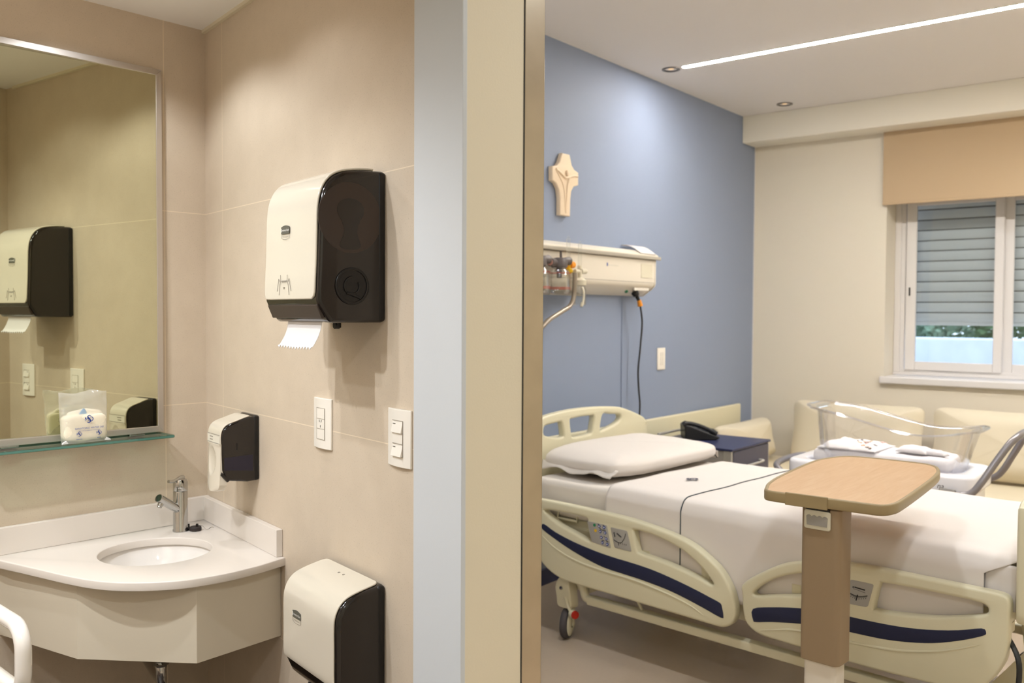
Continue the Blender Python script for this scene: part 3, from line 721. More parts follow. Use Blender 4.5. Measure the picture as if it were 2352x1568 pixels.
# ------------------------------------------------------------------ vanity counter, basin, tap
va = thing('vanity_counter', 'white corner vanity counter with round undermount basin and boxed front', 'washbasin', Matrix.Translation(CORNER))
def loc(p): return (p - CORNER)
edge = [Dw(0.693, -0.0, 0)] + [Vector((x, y, 0)) for x, y in [(-2.285, 1.661), (-2.290, 1.543), (-2.320, 1.434), (-2.374, 1.358), (-2.449, 1.295), (-2.527, 1.259), (-2.631, 1.234), (-2.772, 1.211), (-2.942, 1.182)]] + [Mw(0.745, 0.001, 0)]
ed = [(loc(p).x, loc(p).y) for p in edge]
ed = ed[:1] + cr(ed[1:-1], 5, False) + ed[-1:]
cen = loc(Mw(0.352, 0.315, 0)); BR = 0.172
out = [(0.0008, -0.0008)] + ed
fz = lambda u, v, w: (u, v, w)
obj('countertop', MB().plate(out, [circ(cen.x, cen.y, BR, 56)], fz, 0.757, 0.783, 0.003, 3), 'counter_white', va, sm=35)
bh, bt = 0.086, 0.021
def strip_wall(P0, P1, nrm):
    a = loc(P0); b = loc(P1); n = nrm
    q = [a, b, b + n * bt, a + n * bt]
    return MB().prism([(p.x, p.y) for p in q], fz, 0.7832, 0.783 + bh)
obj('backsplash', strip_wall(Mw(0.0, 0.0008, 0), Mw(0.74, 0.0008, 0), MN), 'counter_white', va, sm=0, bevel=0.0015)
obj('backsplash', strip_wall(Dw(0.022, 0.0008, 0), Dw(0.676, 0.0008, 0), DN), 'counter_white', va, sm=0, bevel=0.0015)
prof = [(BR + 0.012, 0.7565), (BR + 0.006, 0.748), (BR - 0.004, 0.715), (BR - 0.026, 0.675), (BR - 0.075, 0.640), (0.03, 0.628), (0.022, 0.624)]
pin = [(r, z) for r, z in prof]; pout = [(r + 0.010, z - 0.008) for r, z in prof[::-1]]
bs = obj('basin', MB().lathe(pin + pout, 56, (cen.x, cen.y, 0), False, False), 'ceramic_white', va)
obj('basin_drain', MB().lathe([(0.024, 0.622), (0.024, 0.6285), (0.017, 0.630), (0.017, 0.622)], 28, (cen.x, cen.y, 0)), 'chrome', bs)
q = 0.9
mb = MB()
for i in range(5):
    a = math.radians(70 + i * 3.2)
    mb.box(cen.x - 0.005 + i * 0.004, cen.x - 0.002 + i * 0.004, cen.y + BR - 0.0225, cen.y + BR - 0.0205, 0.688, 0.692)
obj('maker_mark', mb, 'navy_ink', bs, sm=0)
ap = [Mw(0.712, 0.001, 0), Mw(0.628, 0.385, 0), Mw(0.405, 0.672, 0), Dw(0.662, 0.001, 0)]
for i, (a, b) in enumerate(zip(ap[:-1], ap[1:])):
    A, B2 = loc(a), loc(b); t = (B2 - A).normalized(); n = Vector((t.y, -t.x, 0)) * 0.018
    if n.dot(-A) < 0: n = -n
    qd = [A, B2, B2 + n, A + n]
    obj('front_panel', MB().prism([(p.x, p.y) for p in qd], fz, 0.527, 0.757), 'apron_laminate', va, sm=0, bevel=0.001)
obj('underside_panel', MB().prism([(loc(p).x * 0.965, loc(p).y * 0.965) for p in [CORNER] + ap[::-1]], fz, 0.535, 0.55), 'apron_laminate', va, sm=0)
c0 = (cen.x + 0.060, cen.y - 0.020)
mb = MB()
mb.lathe([(0.0185, 0.56)] + [(0.0175 + 0.0065 * (i % 2), 0.56 - 0.0065 * i) for i in range(1, 21)] + [(0.0185, 0.425)], 20, (c0[0], c0[1], 0))
mb.tube(cr([(c0[0], c0[1], 0.43), (c0[0], c0[1], 0.40), (c0[0] - 0.04, c0[1] + 0.02, 0.37), (0.04, -0.28, 0.36), (0.008, -0.28, 0.36)], 5, False), 0.016, 12)
obj('drain_hose', mb, 'chrome', va)

fp = Mw(0.169, 0.124, 0.783); sd = Vector((0.30, -0.95, 0)).normalized()
FT = frame(fp, sd)
fa = thing('basin_tap', 'chrome single lever mixer tap standing on the vanity counter behind the basin', 'tap', FT)
obj('body', MB().lathe([(0.0265, 0), (0.0265, 0.006), (0.0245, 0.010), (0.0245, 0.139), (0.0235, 0.142)], 40), 'chrome', fa)
hdl = obj('lever_cap', MB().lathe([(0.0238, 0.143), (0.0248, 0.145), (0.0248, 0.172), (0.021, 0.182), (0.012, 0.186), (0.001, 0.187)], 40), 'chrome', fa)
obj('lever', MB().tube(cr([(-0.014, 0, 0.186), (0.0, 0, 0.187), (0.022, 0, 0.182), (0.042, 0, 0.181), (0.058, 0, 0.184)], 5, False), [0.009 + 0.0 * i - 0.0035 * min(1, i / 12) for i in range(21)], 14), 'chrome', hdl)
spt = obj('spout', MB().cyl((0.008, 0, 0.076), (0.106, 0, 0.136), 0.0145, 0.0145, 28), 'chrome', fa, bevel=0.0015)
obj('aerator', MB().cyl((0.092, 0, 0.122), (0.100, 0, 0.107), 0.0095, 0.0095, 20).cyl((0.0995, 0, 0.108), (0.103, 0, 0.102), 0.0075, 0.0075, 20), 'chrome', spt, bevel=0.001)
pp = Mw(0.131, 0.157, 0.7835)
st = thing('drain_stopper', 'small dark rubber basin stopper with chain lying beside the tap', 'stopper', Matrix.Translation(pp))
obj('disc', MB().lathe([(0.0185, 0.0), (0.021, 0.003), (0.0205, 0.012), (0.018, 0.0145), (0.001, 0.015)], 28), 'dark_rubber', st)
obj('knob', MB().lathe([(0.0045, 0.014), (0.005, 0.018), (0.0045, 0.023), (0.0005, 0.025)], 16, (0.004, 0.004, 0)), 'black_plastic', st)
ch = MB(); pts = cr([(0.006, 0.006, 0.020), (0.018, 0.016, 0.016), (0.024, 0.024, 0.005), (0.032, 0.030, 0.004), (0.036, 0.040, 0.010), (0.042, 0.046, 0.008)], 4, False)
ch.tube(pts, 0.0011, 6)
obj('chain', ch, 'chrome', st)
obj('tether_clip', MB().cyl((-0.022, -0.014, 0.004), (-0.026, -0.012, 0.022), 0.006, 0.005, 14).box(-0.030, -0.012, -0.016, -0.006, 0.0, 0.008), 'black_plastic', st, bevel=0.001)

gb = thing('grab_bar', 'white tubular fold-down grab bar at the bottom left corner', 'grab bar', FM @ T(-0.925, 0, 0))
zt, zb, ve = 0.800, 0.640, 0.82; rr = 0.055
pts = [(0, -0.02, zt), (0, -0.4, zt), (0, -(ve - rr), zt)] + [(0, -(ve - rr) - rr * math.sin(a), zt - rr + rr * math.cos(a)) for a in [PI / 2 * i / 8 for i in range(1, 9)]]
pts += [(0, -(ve - rr) - rr * math.cos(a), zb + rr - rr * math.sin(a)) for a in [PI / 2 * i / 8 for i in range(0, 9)]] + [(0, -0.4, zb), (0, -0.02, zb)]
obj('tube', MB().tube(pts, 0.0185, 20), 'lacquer_white', gb)
obj('wall_bracket', MB().box(-0.05, 0.05, -0.025, -0.0005, zb - 0.06, zt + 0.06), 'lacquer_white', gb, bevel=0.006)

# ------------------------------------------------------------------ bedroom wall: crucifix, guard rail, outlet, supply panel
FB = frame((BLX, 0, 0), (0, 1, 0))       # blue wall: local x = world Y, y = into the wall
cx = thing('wall_crucifix', 'pale plaster crucifix with flared arms on the blue wall', 'crucifix', FB @ T(4.29, 0, 2.29))
CROSS = [(4.258, 2.472), (4.330, 2.472), (4.352, 2.415), (4.378, 2.392), (4.420, 2.380), (4.420, 2.305), (4.375, 2.292), (4.350, 2.262), (4.342, 2.215), (4.338, 2.116), (4.238, 2.116), (4.236, 2.215), (4.224, 2.262), (4.198, 2.292), (4.160, 2.305), (4.160, 2.385), (4.205, 2.394), (4.232, 2.418)]
cp = [(x - 4.29 - 0.005, z - 2.29) for x, z in CROSS]
obj('cross_plaque', MB().plate(cp, [], lambda u, v, w: (u, -w, v), 0.0, 0.032, 0.008, 4), 'cross_plaster', cx)
mb = MB()
mb.tube([(x, -0.034, z) for x, z in cr([(-0.105, 0.082), (-0.06, 0.066), (-0.02, 0.046), (0.0, 0.044), (0.03, 0.050), (0.07, 0.064), (0.112, 0.066)], 5, False)], 0.0065, 10)
mb.sphere((0.004, -0.036, 0.070), (0.013, 0.010, 0.018))
mb.tube([(x, -0.032, z) for x, z in cr([(-0.100, 0.075), (-0.045, 0.020), (-0.018, -0.04), (-0.004, -0.15)], 5, False)], 0.0045, 8)
mb.tube([(x, -0.032, z) for x, z in cr([(0.03, 0.048), (0.012, 0.0), (0.006, -0.06), (-0.002, -0.16)], 5, False)], [0.010 - 0.0004 * i for i in range(16)], 10)
obj('corpus_relief', mb, 'cross_plaster', cx)
gr = thing('wall_guard_rail', 'cream bumper rail along the blue wall behind the bed', 'bumper rail', FB)
obj('rail_board', MB().prism(rrect(-0.045, -0.012, 0.684, 0.852, 0.010), lambda u, v, w: (w, u, v), 3.0, 6.690), 'bed_cream', gr, bevel=0.008, seg=3)
for x in (3.4, 4.4, 5.4, 6.4): obj('standoff', MB().box(x, x + 0.05, -0.014, -0.0005, 0.72, 0.82), 'bed_cream', gr)
bo = thing('wall_outlet', 'small white outlet plate on the blue wall right of the hanging cable', 'socket', FB @ T(5.472, 0, 1.247))
obj('cover_plate', MB().box(-0.052, 0.052, -0.010, -0.0005, -0.075, 0.075), 'outlet_white', bo, bevel=0.004)
for z in (-0.030, 0.0, 0.030): obj('outlet_insert', MB().box(-0.022, 0.022, -0.013, -0.009, z - 0.0135, z + 0.0135), 'plate_white', bo, bevel=0.001)

mp = thing('medical_supply_panel', 'long cream bedhead supply panel with a shelf on the blue wall', 'supply panel', FB @ T(5.165, 0, 0))
L0 = -2.3
sec = [(0, 1.898), (-0.128, 1.898), (-0.128, 1.752), (-0.124, 1.734), (-0.112, 1.722), (-0.040, 1.672), (0, 1.668)]
obj('panel_body', MB().prism(sec, lambda u, v, w: (w, u, v), L0, -0.012), 'panel_cream', mp, bevel=0.004)
ends = [(0, 1.902), (-0.131, 1.902), (-0.131, 1.750), (-0.126, 1.730), (-0.113, 1.718), (-0.042, 1.668), (0, 1.664)]
obj('end_cap', MB().prism(ends, lambda u, v, w: (w, u, v), -0.012, 0.004), 'panel_cream', mp, bevel=0.005)
obj('shelf_top', MB().prism([(0, 1.962), (-0.095, 1.955), (-0.142, 1.928), (-0.142, 1.903), (0, 1.903)], lambda u, v, w: (w, u, v), L0, 0.012), 'panel_cream', mp, bevel=0.003)
obj('shelf_rail', MB().prism(rrect(-0.148, -0.138, 1.900, 1.921, 0.003), lambda u, v, w: (w, u, v), L0, 0.036), 'panel_grey_metal', mp)
obj('panel_joint', MB().box(L0, -0.012, -0.1288, -0.127, 1.752, 1.7545).box(L0, -0.012, -0.1295, -0.127, 1.896, 1.901), 'line_grey', mp, sm=0)
obj('terminal_cover', MB().box(-0.185, -0.045, -0.1315, -0.127, 1.782, 1.870), 'valve_cream', mp, bevel=0.002)
mb = merge(text_mb('Hospitalaria', 0.017, lambda u, v, w: (-0.505 + u, -0.1287, 1.846 + v)), MB().box(-0.585, -0.572, -0.1287, -0.128, 1.838, 1.858))
mb = MB().box(-0.585, -0.574, -0.1290, -0.128, 1.838, 1.858)
obj('maker_mark', mb, 'navy_ink', mp, sm=0)
mb = MB()
for i in range(9): mb.box(-0.568 + i * 0.013, -0.559 + i * 0.013, -0.1288, -0.128, 1.8405, 1.8475)
obj('maker_mark', mb, 'label_grey', mp, sm=0)
n = Vector((0, -0.050, -0.072)).normalized()
obj('socket_plate', MB().box(-0.24, -0.06, -0.116, -0.108, 1.700, 1.718), 'plate_white', mp, bevel=0.003)
mb = MB().cyl((-0.275, -0.075, 1.697), (-0.275, -0.080, 1.687), 0.011, n=18)
obj('green_indicator', mb, 'green_plastic', mp)
# grey shape standing in for the shade under the panel
obj('under_panel_shade', MB().prism([(-0.02 - 0.085 * math.sin(a), 1.694 - 0.052 * math.cos(a) if False else 1.70 - 0.045 * math.sin(a * 1.0)) for a in [PI * i / 10 for i in range(11)]] + [(-0.02, 1.705)], lambda u, v, w: (w, u, v), L0, -0.80), 'panel_grey_metal', mp)
pc = thing('paper_tray', 'bright white curved tray at the right end of the supply panel shelf', 'tray', FB @ T(5.10, 0, 1.925))
def tray(u, v):
    y = -0.142 + 0.13 * v; z = 0.008 + 0.055 * math.sin(min(v * 1.25, 1) * PI / 2)
    return (-0.15 + 0.19 * u - 0.02 * v, y, z)
obj('tray_sheet', MB().grid(tray, 8, 10), 'paper_white', pc, solid=0.004)

PX = -2.905
def jar_thing(label, y, col):
    r = thing('suction_jar', label, 'suction jar', FB @ T(y, -0.190, 1.655), 'suction jars')
    obj('glass_jar', MB().lathe([(0.050, 0.0), (0.058, 0.006), (0.060, 0.020), (0.060, 0.100), (0.055, 0.125), (0.036, 0.142), (0.036, 0.150), (0.034, 0.150), (0.034, 0.142), (0.052, 0.122), (0.057, 0.100), (0.057, 0.020), (0.05, 0.006)], 32, cap0=True, cap1=True), 'jar_clear', r)
    mb = MB()
    for z in (0.030, 0.038, 0.116): mb.tube([(0.0606 * math.cos(2 * PI * i / 36), 0.0606 * math.sin(2 * PI * i / 36), z) for i in range(36)], 0.0013, 6, True)
    for i in range(7): mb.tube([(0.0606 * math.cos(q), 0.0606 * math.sin(q), 0.05 + i * 0.0085) for q in (-0.9, -0.8, -0.7, -0.6)], 0.0006, 5)
    obj('scale_print', mb, 'red_ink', r)
    mb = MB().lathe([(0.040, 0.146), (0.044, 0.150), (0.044, 0.178), (0.034, 0.196), (0.020, 0.200)], 24)
    obj('regulator_head', mb, 'gauge_grey', r, bevel=0.002)
    k1 = obj('control_knob', MB().cyl((-0.04, 0, 0.172), (-0.085, 0, 0.172), 0.020, 0.024, 18), 'gauge_grey', r, bevel=0.003)
    k2 = obj('control_knob', MB().cyl((0.04, 0, 0.182), (0.092, 0.0, 0.186), 0.020, 0.024, 18), 'gauge_grey', r, bevel=0.003)
    obj('selector_lever', MB().cyl((0.015, 0, 0.19), (0.012, 0, 0.235), 0.007, 0.006, 12), 'gauge_grey', r, bevel=0.002)
    obj('knob_cap', MB().cyl((-0.085, 0, 0.172), (-0.090, 0, 0.172), 0.018, n=18), 'pink_ink', k1)
    obj('knob_cap', MB().cyl((0.092, 0, 0.186), (0.097, 0, 0.186), 0.017, n=18), 'pink_ink', k2)
    obj('dip_tube', MB().cyl((0, 0, 0.150), (0, 0, 0.090), 0.016, 0.014, 16), 'gauge_grey', r)
    obj('panel_connector', MB().cyl((0, 0.0, 0.175), (0, 0.062, 0.175), 0.012, n=14), 'gauge_grey', r)
    return r
j1 = jar_thing('clear suction jar with red scale and dark grey regulator, nearest the yellow valve', 4.005, 0)
j2 = jar_thing('clear suction jar with red scale half hidden by the steel corner strip', 3.815, 0)
yv = thing('yellow_flowmeter', 'yellow air valve with clear flow tube beside the suction jar', 'flowmeter', FB @ T(4.118, -0.17, 1.80))
obj('valve_body', MB().lathe([(0.006, -0.055), (0.009, -0.03), (0.026, -0.018), (0.026, -0.002), (0.012, 0.006), (0.012, 0.040)], 20), 'yellow_plastic', yv, bevel=0.002)
obj('knob', MB().cyl((0.012, 0, 0.022), (0.05, 0, 0.024), 0.021, 0.019, 18), 'orange_plastic', yv, bevel=0.003)
obj('inlet_stub', MB().cyl((-0.045, 0, 0.022), (-0.010, 0, 0.022), 0.014, 0.014, 14), 'orange_plastic', yv, bevel=0.003)
obj('flow_tube', MB().cyl((0, 0, 0.04), (0, 0, 0.165), 0.0115, n=18).cyl((0, 0, 0.165), (0, 0, 0.18), 0.006, n=12), 'jar_clear', yv)
obj('panel_connector', MB().cyl((0, 0, 0.02), (0, 0.042, 0.02), 0.009, n=12), 'yellow_plastic', yv)
hv = thing('oxygen_humidifier', 'clear humidifier bottle with cream head and flow tube hanging on the panel', 'flowmeter', FB @ T(4.225, -0.175, 1.60))
obj('bottle', MB().lathe([(0.034, 0.0), (0.036, 0.004), (0.036, 0.085), (0.030, 0.105), (0.028, 0.112), (0.026, 0.112), (0.028, 0.103), (0.034, 0.083), (0.034, 0.006)], 28), 'jar_clear', hv)
mb = MB()
for i in range(6): mb.box(-0.010, 0.014, -0.0366, -0.0358, 0.028 + i * 0.011, 0.0295 + i * 0.011)
obj('scale_print', mb, 'line_grey', hv)
obj('bottle_cap', MB().lathe([(0.037, 0.110), (0.038, 0.114), (0.038, 0.140), (0.026, 0.150), (0.012, 0.154), (0.012, 0.20)], 24), 'valve_cream', hv, bevel=0.002)
obj('knob', MB().cyl((0.010, 0, 0.190), (0.058, 0, 0.192), 0.0155, 0.0145, 18), 'valve_cream', hv, bevel=0.002)
obj('inlet_stub', MB().cyl((-0.05, 0, 0.190), (-0.010, 0, 0.190), 0.011, n=14), 'valve_cream', hv, bevel=0.002)
obj('knob_cap', MB().cyl((0.058, 0, 0.192), (0.061, 0, 0.192), 0.010, n=14), 'sky_blue_ink', hv)
obj('tube_collar', MB().cyl((0, 0, 0.203), (0, 0, 0.222), 0.013, n=14), 'valve_cream', hv)
obj('flow_tube', MB().cyl((0, 0, 0.205), (0, 0, 0.345), 0.0115, n=18).cyl((0, 0, 0.345), (0, 0, 0.36), 0.006, n=12), 'jar_clear', hv)
obj('panel_connector', MB().cyl((0, 0, 0.19), (0, 0.048, 0.19), 0.009, n=12), 'valve_cream', hv)
obj('outlet_hose', MB().tube(cr([(-0.02, -0.03, 0.10), (-0.026, -0.045, 0.075), (-0.036, -0.05, 0.03), (-0.048, -0.05, 0.005)], 5, False), 0.0055, 10).cyl((-0.046, -0.05, 0.012), (-0.056, -0.05, -0.008), 0.010, 0.008, 12), 'valve_cream', hv)

# power cord with orange sleeve
pw = thing('power_cable', 'black power cable with orange sleeve hanging from the supply panel', 'cable', FB @ T(4.99, -0.078, 1.69))
obj('plug', MB().cyl((0, 0, 0.002), (0.004, -0.012, -0.022), 0.024, 0.020, 20).cyl((0.004, -0.012, -0.022), (0.018, -0.022, -0.055), 0.013, 0.009, 16), 'black_plastic', pw, bevel=0.002)
obj('sleeve', MB().cyl((0.018, -0.022, -0.050), (0.029, -0.026, -0.088), 0.013, 0.0165, 18), 'orange_plastic', pw, bevel=0.002)
cpts = [(0.026, -0.026, -0.085), (0.050, -0.022, -0.14), (0.062, -0.02, -0.21), (0.058, -0.01, -0.36), (0.052, 0.0, -0.50), (0.062, 0.0, -0.62), (0.078, 0.0, -0.72), (0.070, 0.0, -0.83), (0.060, 0.0, -0.95), (0.07, -0.02, -1.12), (0.02, -0.10, -1.30), (-0.10, -0.2, -1.42)]
obj('cord', MB().tube(cr(cpts, 6, False), 0.0058, 10), 'tan_cable', pw)
cd = thing('cable_duct', 'thin vertical cable duct below the supply panel on the blue wall', 'duct', FB @ T(4.965, 0, 0))
obj('duct_strip', MB().box(-0.006, 0.006, -0.006, -0.0005, 0.86, 1.668), 'blue_paint', cd, bevel=0.001)

# ------------------------------------------------------------------ hospital bed
th = math.radians(-5.4)
FBED = frame((-2.737, 3.457, 0), (math.cos(th), math.sin(th), 0))
bed = thing('hospital_bed', 'cream hospital bed with navy striped side rails in front of the blue wall', 'bed', FBED)
HR_OUT = [(0.130, 0.655), (0.174, 0.666), (0.315, 0.667), (0.501, 0.664), (0.676, 0.658), (0.808, 0.646), (0.935, 0.627), (1.027, 0.602), (1.098, 0.566), (1.156, 0.527), (1.196, 0.48), (1.222, 0.43), (1.234, 0.378), (1.232, 0.343), (1.216, 0.314), (1.188, 0.296), (1.148, 0.290), (1.001, 0.293), (0.813, 0.296), (0.646, 0.300), (0.49, 0.302), (0.357, 0.306), (0.296, 0.316), (0.241, 0.337), (0.201, 0.362), (0.165, 0.395), (0.135, 0.44), (0.115, 0.52), (0.112, 0.61)]
HR_O1 = [(0.219, 0.620), (0.30, 0.625), (0.40, 0.625), (0.470, 0.621), (0.478, 0.60), (0.494, 0.530), (0.485, 0.518), (0.392, 0.542), (0.301, 0.567), (0.239, 0.595), (0.214, 0.610)]
HR_O2 = [(0.737, 0.612), (0.809, 0.611), (0.905, 0.593), (0.985, 0.568), (1.052, 0.532), (1.099, 0.495), (1.131, 0.460), (1.115, 0.455), (1.058, 0.471), (0.937, 0.496), (0.842, 0.508), (0.768, 0.516), (0.752, 0.53), (0.735, 0.60)]
HR_BL = [(0.215, 0.552), (0.286, 0.526), (0.393, 0.501), (0.503, 0.484), (0.609, 0.473), (0.745, 0.466), (0.843, 0.457), (0.938, 0.442), (1.029, 0.424), (1.118, 0.403), (1.166, 0.390), (1.175, 0.375), (1.182, 0.342), (1.172, 0.331), (1.089, 0.352), (1.0, 0.373), (0.907, 0.390), (0.779, 0.403), (0.679, 0.409), (0.575, 0.416), (0.467, 0.437), (0.355, 0.468), (0.263, 0.501), (0.208, 0.524), (0.198, 0.540)]
HR_RI = [(0.195, 0.500), (0.279, 0.453), (0.393, 0.419), (0.54, 0.402), (0.713, 0.395), (0.812, 0.386), (0.939, 0.367), (1.03, 0.346), (1.09, 0.321)]
FR_OUT = [(1.262, 0.444), (1.257, 0.472), (1.276, 0.500), (1.324, 0.536), (1.387, 0.576), (1.438, 0.602), (1.498, 0.621), (1.586, 0.639), (1.675, 0.651), (1.792, 0.656), (1.962, 0.655), (2.119, 0.654), (2.180, 0.653), (2.209, 0.646), (2.220, 0.625), (2.219, 0.579), (2.217, 0.498), (2.211, 0.444), (2.192, 0.398), (2.17, 0.363), (2.141, 0.334), (2.095, 0.312), (2.029, 0.299), (1.906, 0.295), (1.799, 0.292), (1.681, 0.293), (1.494, 0.298), (1.365, 0.302), (1.312, 0.314), (1.279, 0.341), (1.266, 0.385)]
FR_O1 = [(1.312, 0.466), (1.362, 0.512), (1.429, 0.551), (1.499, 0.577), (1.550, 0.588), (1.556, 0.578), (1.545, 0.515), (1.535, 0.505), (1.495, 0.492), (1.389, 0.469), (1.325, 0.454)]
FR_O2 = [(1.812, 0.607), (1.88, 0.611), (2.003, 0.612), (2.101, 0.611), (2.143, 0.606), (2.155, 0.592), (2.144, 0.573), (2.083, 0.553), (2.005, 0.531), (1.902, 0.514), (1.83, 0.507), (1.788, 0.506), (1.782, 0.515), (1.800, 0.600)]
FR_BL = [(1.312, 0.400), (1.389, 0.424), (1.496, 0.446), (1.584, 0.456), (1.665, 0.461), (1.752, 0.462), (1.861, 0.467), (1.965, 0.480), (2.065, 0.503), (2.137, 0.527), (2.151, 0.518), (2.141, 0.503), (2.065, 0.467), (1.986, 0.439), (1.904, 0.421), (1.819, 0.410), (1.73, 0.406), (1.661, 0.404), (1.585, 0.399), (1.495, 0.387), (1.39, 0.367), (1.327, 0.351), (1.313, 0.357)]
FR_RI = [(1.338, 0.321), (1.417, 0.343), (1.493, 0.360), (1.662, 0.368), (1.753, 0.372), (1.863, 0.382), (1.967, 0.405), (2.046, 0.432), (2.134, 0.472)]
fr_ = lambda u, v, w: (u, w, v)
def side_rail(out, holes, stripe, ridge, label):
    o = obj('side_rail', MB().plate(cr(out, 4), [cr(h, 4) for h in holes], fr_, 0.0, 0.046, 0.011, 4), 'bed_cream', bed, sm=50)
    o['label'] = label
    obj('navy_stripe', MB().plate(cr(stripe, 3), [], fr_, -0.0012, 0.004, 0.0006, 2), 'bed_navy', o, sm=50)
    P = cr(ridge, 5, False); k = len(P)
    obj('moulded_ridge', MB().tube([(u, 0.0005, v) for u, v in P], [0.0008 + 0.0046 * math.sin(PI * i / (k - 1)) ** 0.5 for i in range(k)], 10), 'bed_cream', o)
    return o
ra = side_rail(HR_OUT, [HR_O1, HR_O2], HR_BL, HR_RI, 'head end side rail with the coloured control buttons')
rb = side_rail(FR_OUT, [FR_O1, FR_O2], FR_BL, FR_RI, 'foot end side rail with the tilt gauge')
def quad_panel(o, q, name='control_panel'):
    out = []
    for i in range(4):
        a, b, c = Vector(q[i - 1]), Vector(q[i]), Vector(q[(i + 1) % 4])
        p0 = b + (a - b).normalized() * 0.009; p1 = b + (c - b).normalized() * 0.009
        for t in (0, 0.25, 0.5, 0.75, 1): out.append(tuple(p0 * (1 - t) ** 2 + b * 2 * t * (1 - t) + p1 * t * t))
    return obj(name, MB().plate(out, [], fr_, -0.0016, 0.004, 0.0006, 2), 'panel_grey', o)
def quv(q, s, t):   # bilinear point on a panel quad: s right, t down
    TL, TR, BR_, BL_ = [Vector(p) for p in q]
    return (TL * (1 - s) + TR * s) * (1 - t) + (BL_ * (1 - s) + BR_ * s) * t
HR_P1 = [(0.477, 0.610), (0.590, 0.609), (0.614, 0.509), (0.504, 0.519)]
HR_P2 = [(0.610, 0.604), (0.702, 0.603), (0.727, 0.515), (0.634, 0.517)]
FR_P1 = [(1.587, 0.592), (1.679, 0.599), (1.657, 0.511), (1.567, 0.502)]
FR_P2 = [(1.697, 0.597), (1.783, 0.597), (1.762, 0.510), (1.671, 0.507)]
quad_panel(ra, HR_P1)
quad_panel(ra, HR_P2, 'angle_gauge_panel'); quad_panel(rb, FR_P1); quad_panel(rb, FR_P2, 'tilt_gauge_panel')
def btn(o, q, s, t, r, m, ring=True):
    p = quv(q, s, t)
    mb = MB().cyl((p.x, -0.0036, p.y), (p.x, -0.001, p.y), r, n=18)
    obj('button', mb, m, o)
    if ring: obj('button_symbol', MB().cyl((p.x, -0.0042, p.y), (p.x, -0.003, p.y), r * 0.42, n=14), 'white_ink', o)
btn(ra, HR_P1, 0.36, 0.12, 0.0068, 'green_plastic', False); btn(ra, HR_P1, 0.36, 0.37, 0.0068, 'yellow_plastic', False)
for i, t in enumerate((0.12, 0.36, 0.62, 0.86)):
    for s in (0.60, 0.85): btn(ra, HR_P1, s, t, 0.0066, 'navy_ink')
mb = MB()
for s0, t0, s1, t1 in ((0.55, 0.02, 0.6, 0.05), (0.80, 0.02, 0.85, 0.05), (0.60, 0.21, 0.70, 0.27), (0.72, 0.27, 0.9, 0.24), (0.6, 0.74, 0.72, 0.74), (0.84, 0.72, 0.94, 0.74), (0.74, 0.54, 0.78, 0.56)):
    a = quv(HR_P1, s0, t0); b = quv(HR_P1, s1, t1); mb.tube([(a.x, -0.0018, a.y), (b.x, -0.0018, b.y)], 0.0016, 6)
for s0, t0, s1, t1 in ((0.18, 0.30, 0.17, 0.44), (0.34, 0.24, 0.56, 0.38), (0.14, 0.26, 0.2, 0.25)):
    a = quv(HR_P2, s0, t0); b = quv(HR_P2, s1, t1); mb.tube([(a.x, -0.0018, a.y), (b.x, -0.0018, b.y)], 0.0024, 6)
arc = [quv(HR_P2, 0.06 + 0.82 * i / 10, 0.60 + 0.09 * math.sin(PI * min(i / 7, 1)) - (0.45 * ((i - 5) / 5) ** 2 if i > 5 else 0)) for i in range(11)]
mb.tube([(p.x, -0.0018, p.y) for p in arc], 0.0015, 6)
for s in (0.3, 0.42, 0.55, 0.66, 0.76):
    a = quv(HR_P2, s, 0.68); b = quv(HR_P2, s, 0.74 + (0.09 if s == 0.3 else 0)); mb.tube([(a.x, -0.0018, a.y), (b.x, -0.0018, b.y)], 0.0013, 5)
obj('panel_print', mb, 'black_ink', ra, sm=0)
mb = MB()
a, b = quv(FR_P2, 0.28, 0.27), quv(FR_P2, 0.72, 0.31)
mb.tube([(a.x, -0.0018, a.y), (b.x, -0.0018, b.y)], 0.0024, 6); p = quv(FR_P2, 0.22, 0.28); mb.sphere((p.x, -0.0018, p.y), 0.0026, 8, 6)
a, b = quv(FR_P2, 0.25, 0.34), quv(FR_P2, 0.76, 0.42); mb.tube([(a.x, -0.0018, a.y), (b.x, -0.0018, b.y)], 0.0006, 5)
arc = [quv(FR_P2, 0.10 + 0.78 * i / 10, 0.52 + 0.10 * math.sin(PI * i / 10)) for i in range(11)]
mb.tube([(p.x, -0.0018, p.y) for p in arc], 0.0013, 6)
arc = [quv(FR_P2, 0.12 + 0.76 * i / 10, 0.56 + 0.10 * math.sin(PI * i / 10)) for i in range(11)]
mb.tube([(p.x, -0.0018, p.y) for p in arc], 0.0008, 6)
for i in range(9):
    q0 = quv(FR_P2, 0.16 + 0.085 * i, 0.60 + 0.09 * math.sin(PI * (0.06 + 0.11 * i))); q1 = quv(FR_P2, 0.16 + 0.085 * i, 0.65 + 0.09 * math.sin(PI * (0.06 + 0.11 * i)))
    mb.tube([(q0.x, -0.0018, q0.y), (q1.x, -0.0018, q1.y)], 0.0009, 5)
a, b = quv(FR_P2, 0.49, 0.56), quv(FR_P2, 0.49, 0.80); mb.tube([(a.x, -0.0022, a.y), (b.x, -0.0022, b.y)], 0.0022, 6)
a, b = quv(FR_P1, 0.3, 0.3), quv(FR_P1, 0.7, 0.6); mb.tube([(a.x, -0.0018, a.y), (b.x, -0.0018, b.y)], 0.002, 6)
obj('panel_print', mb, 'black_ink', rb, sm=0)
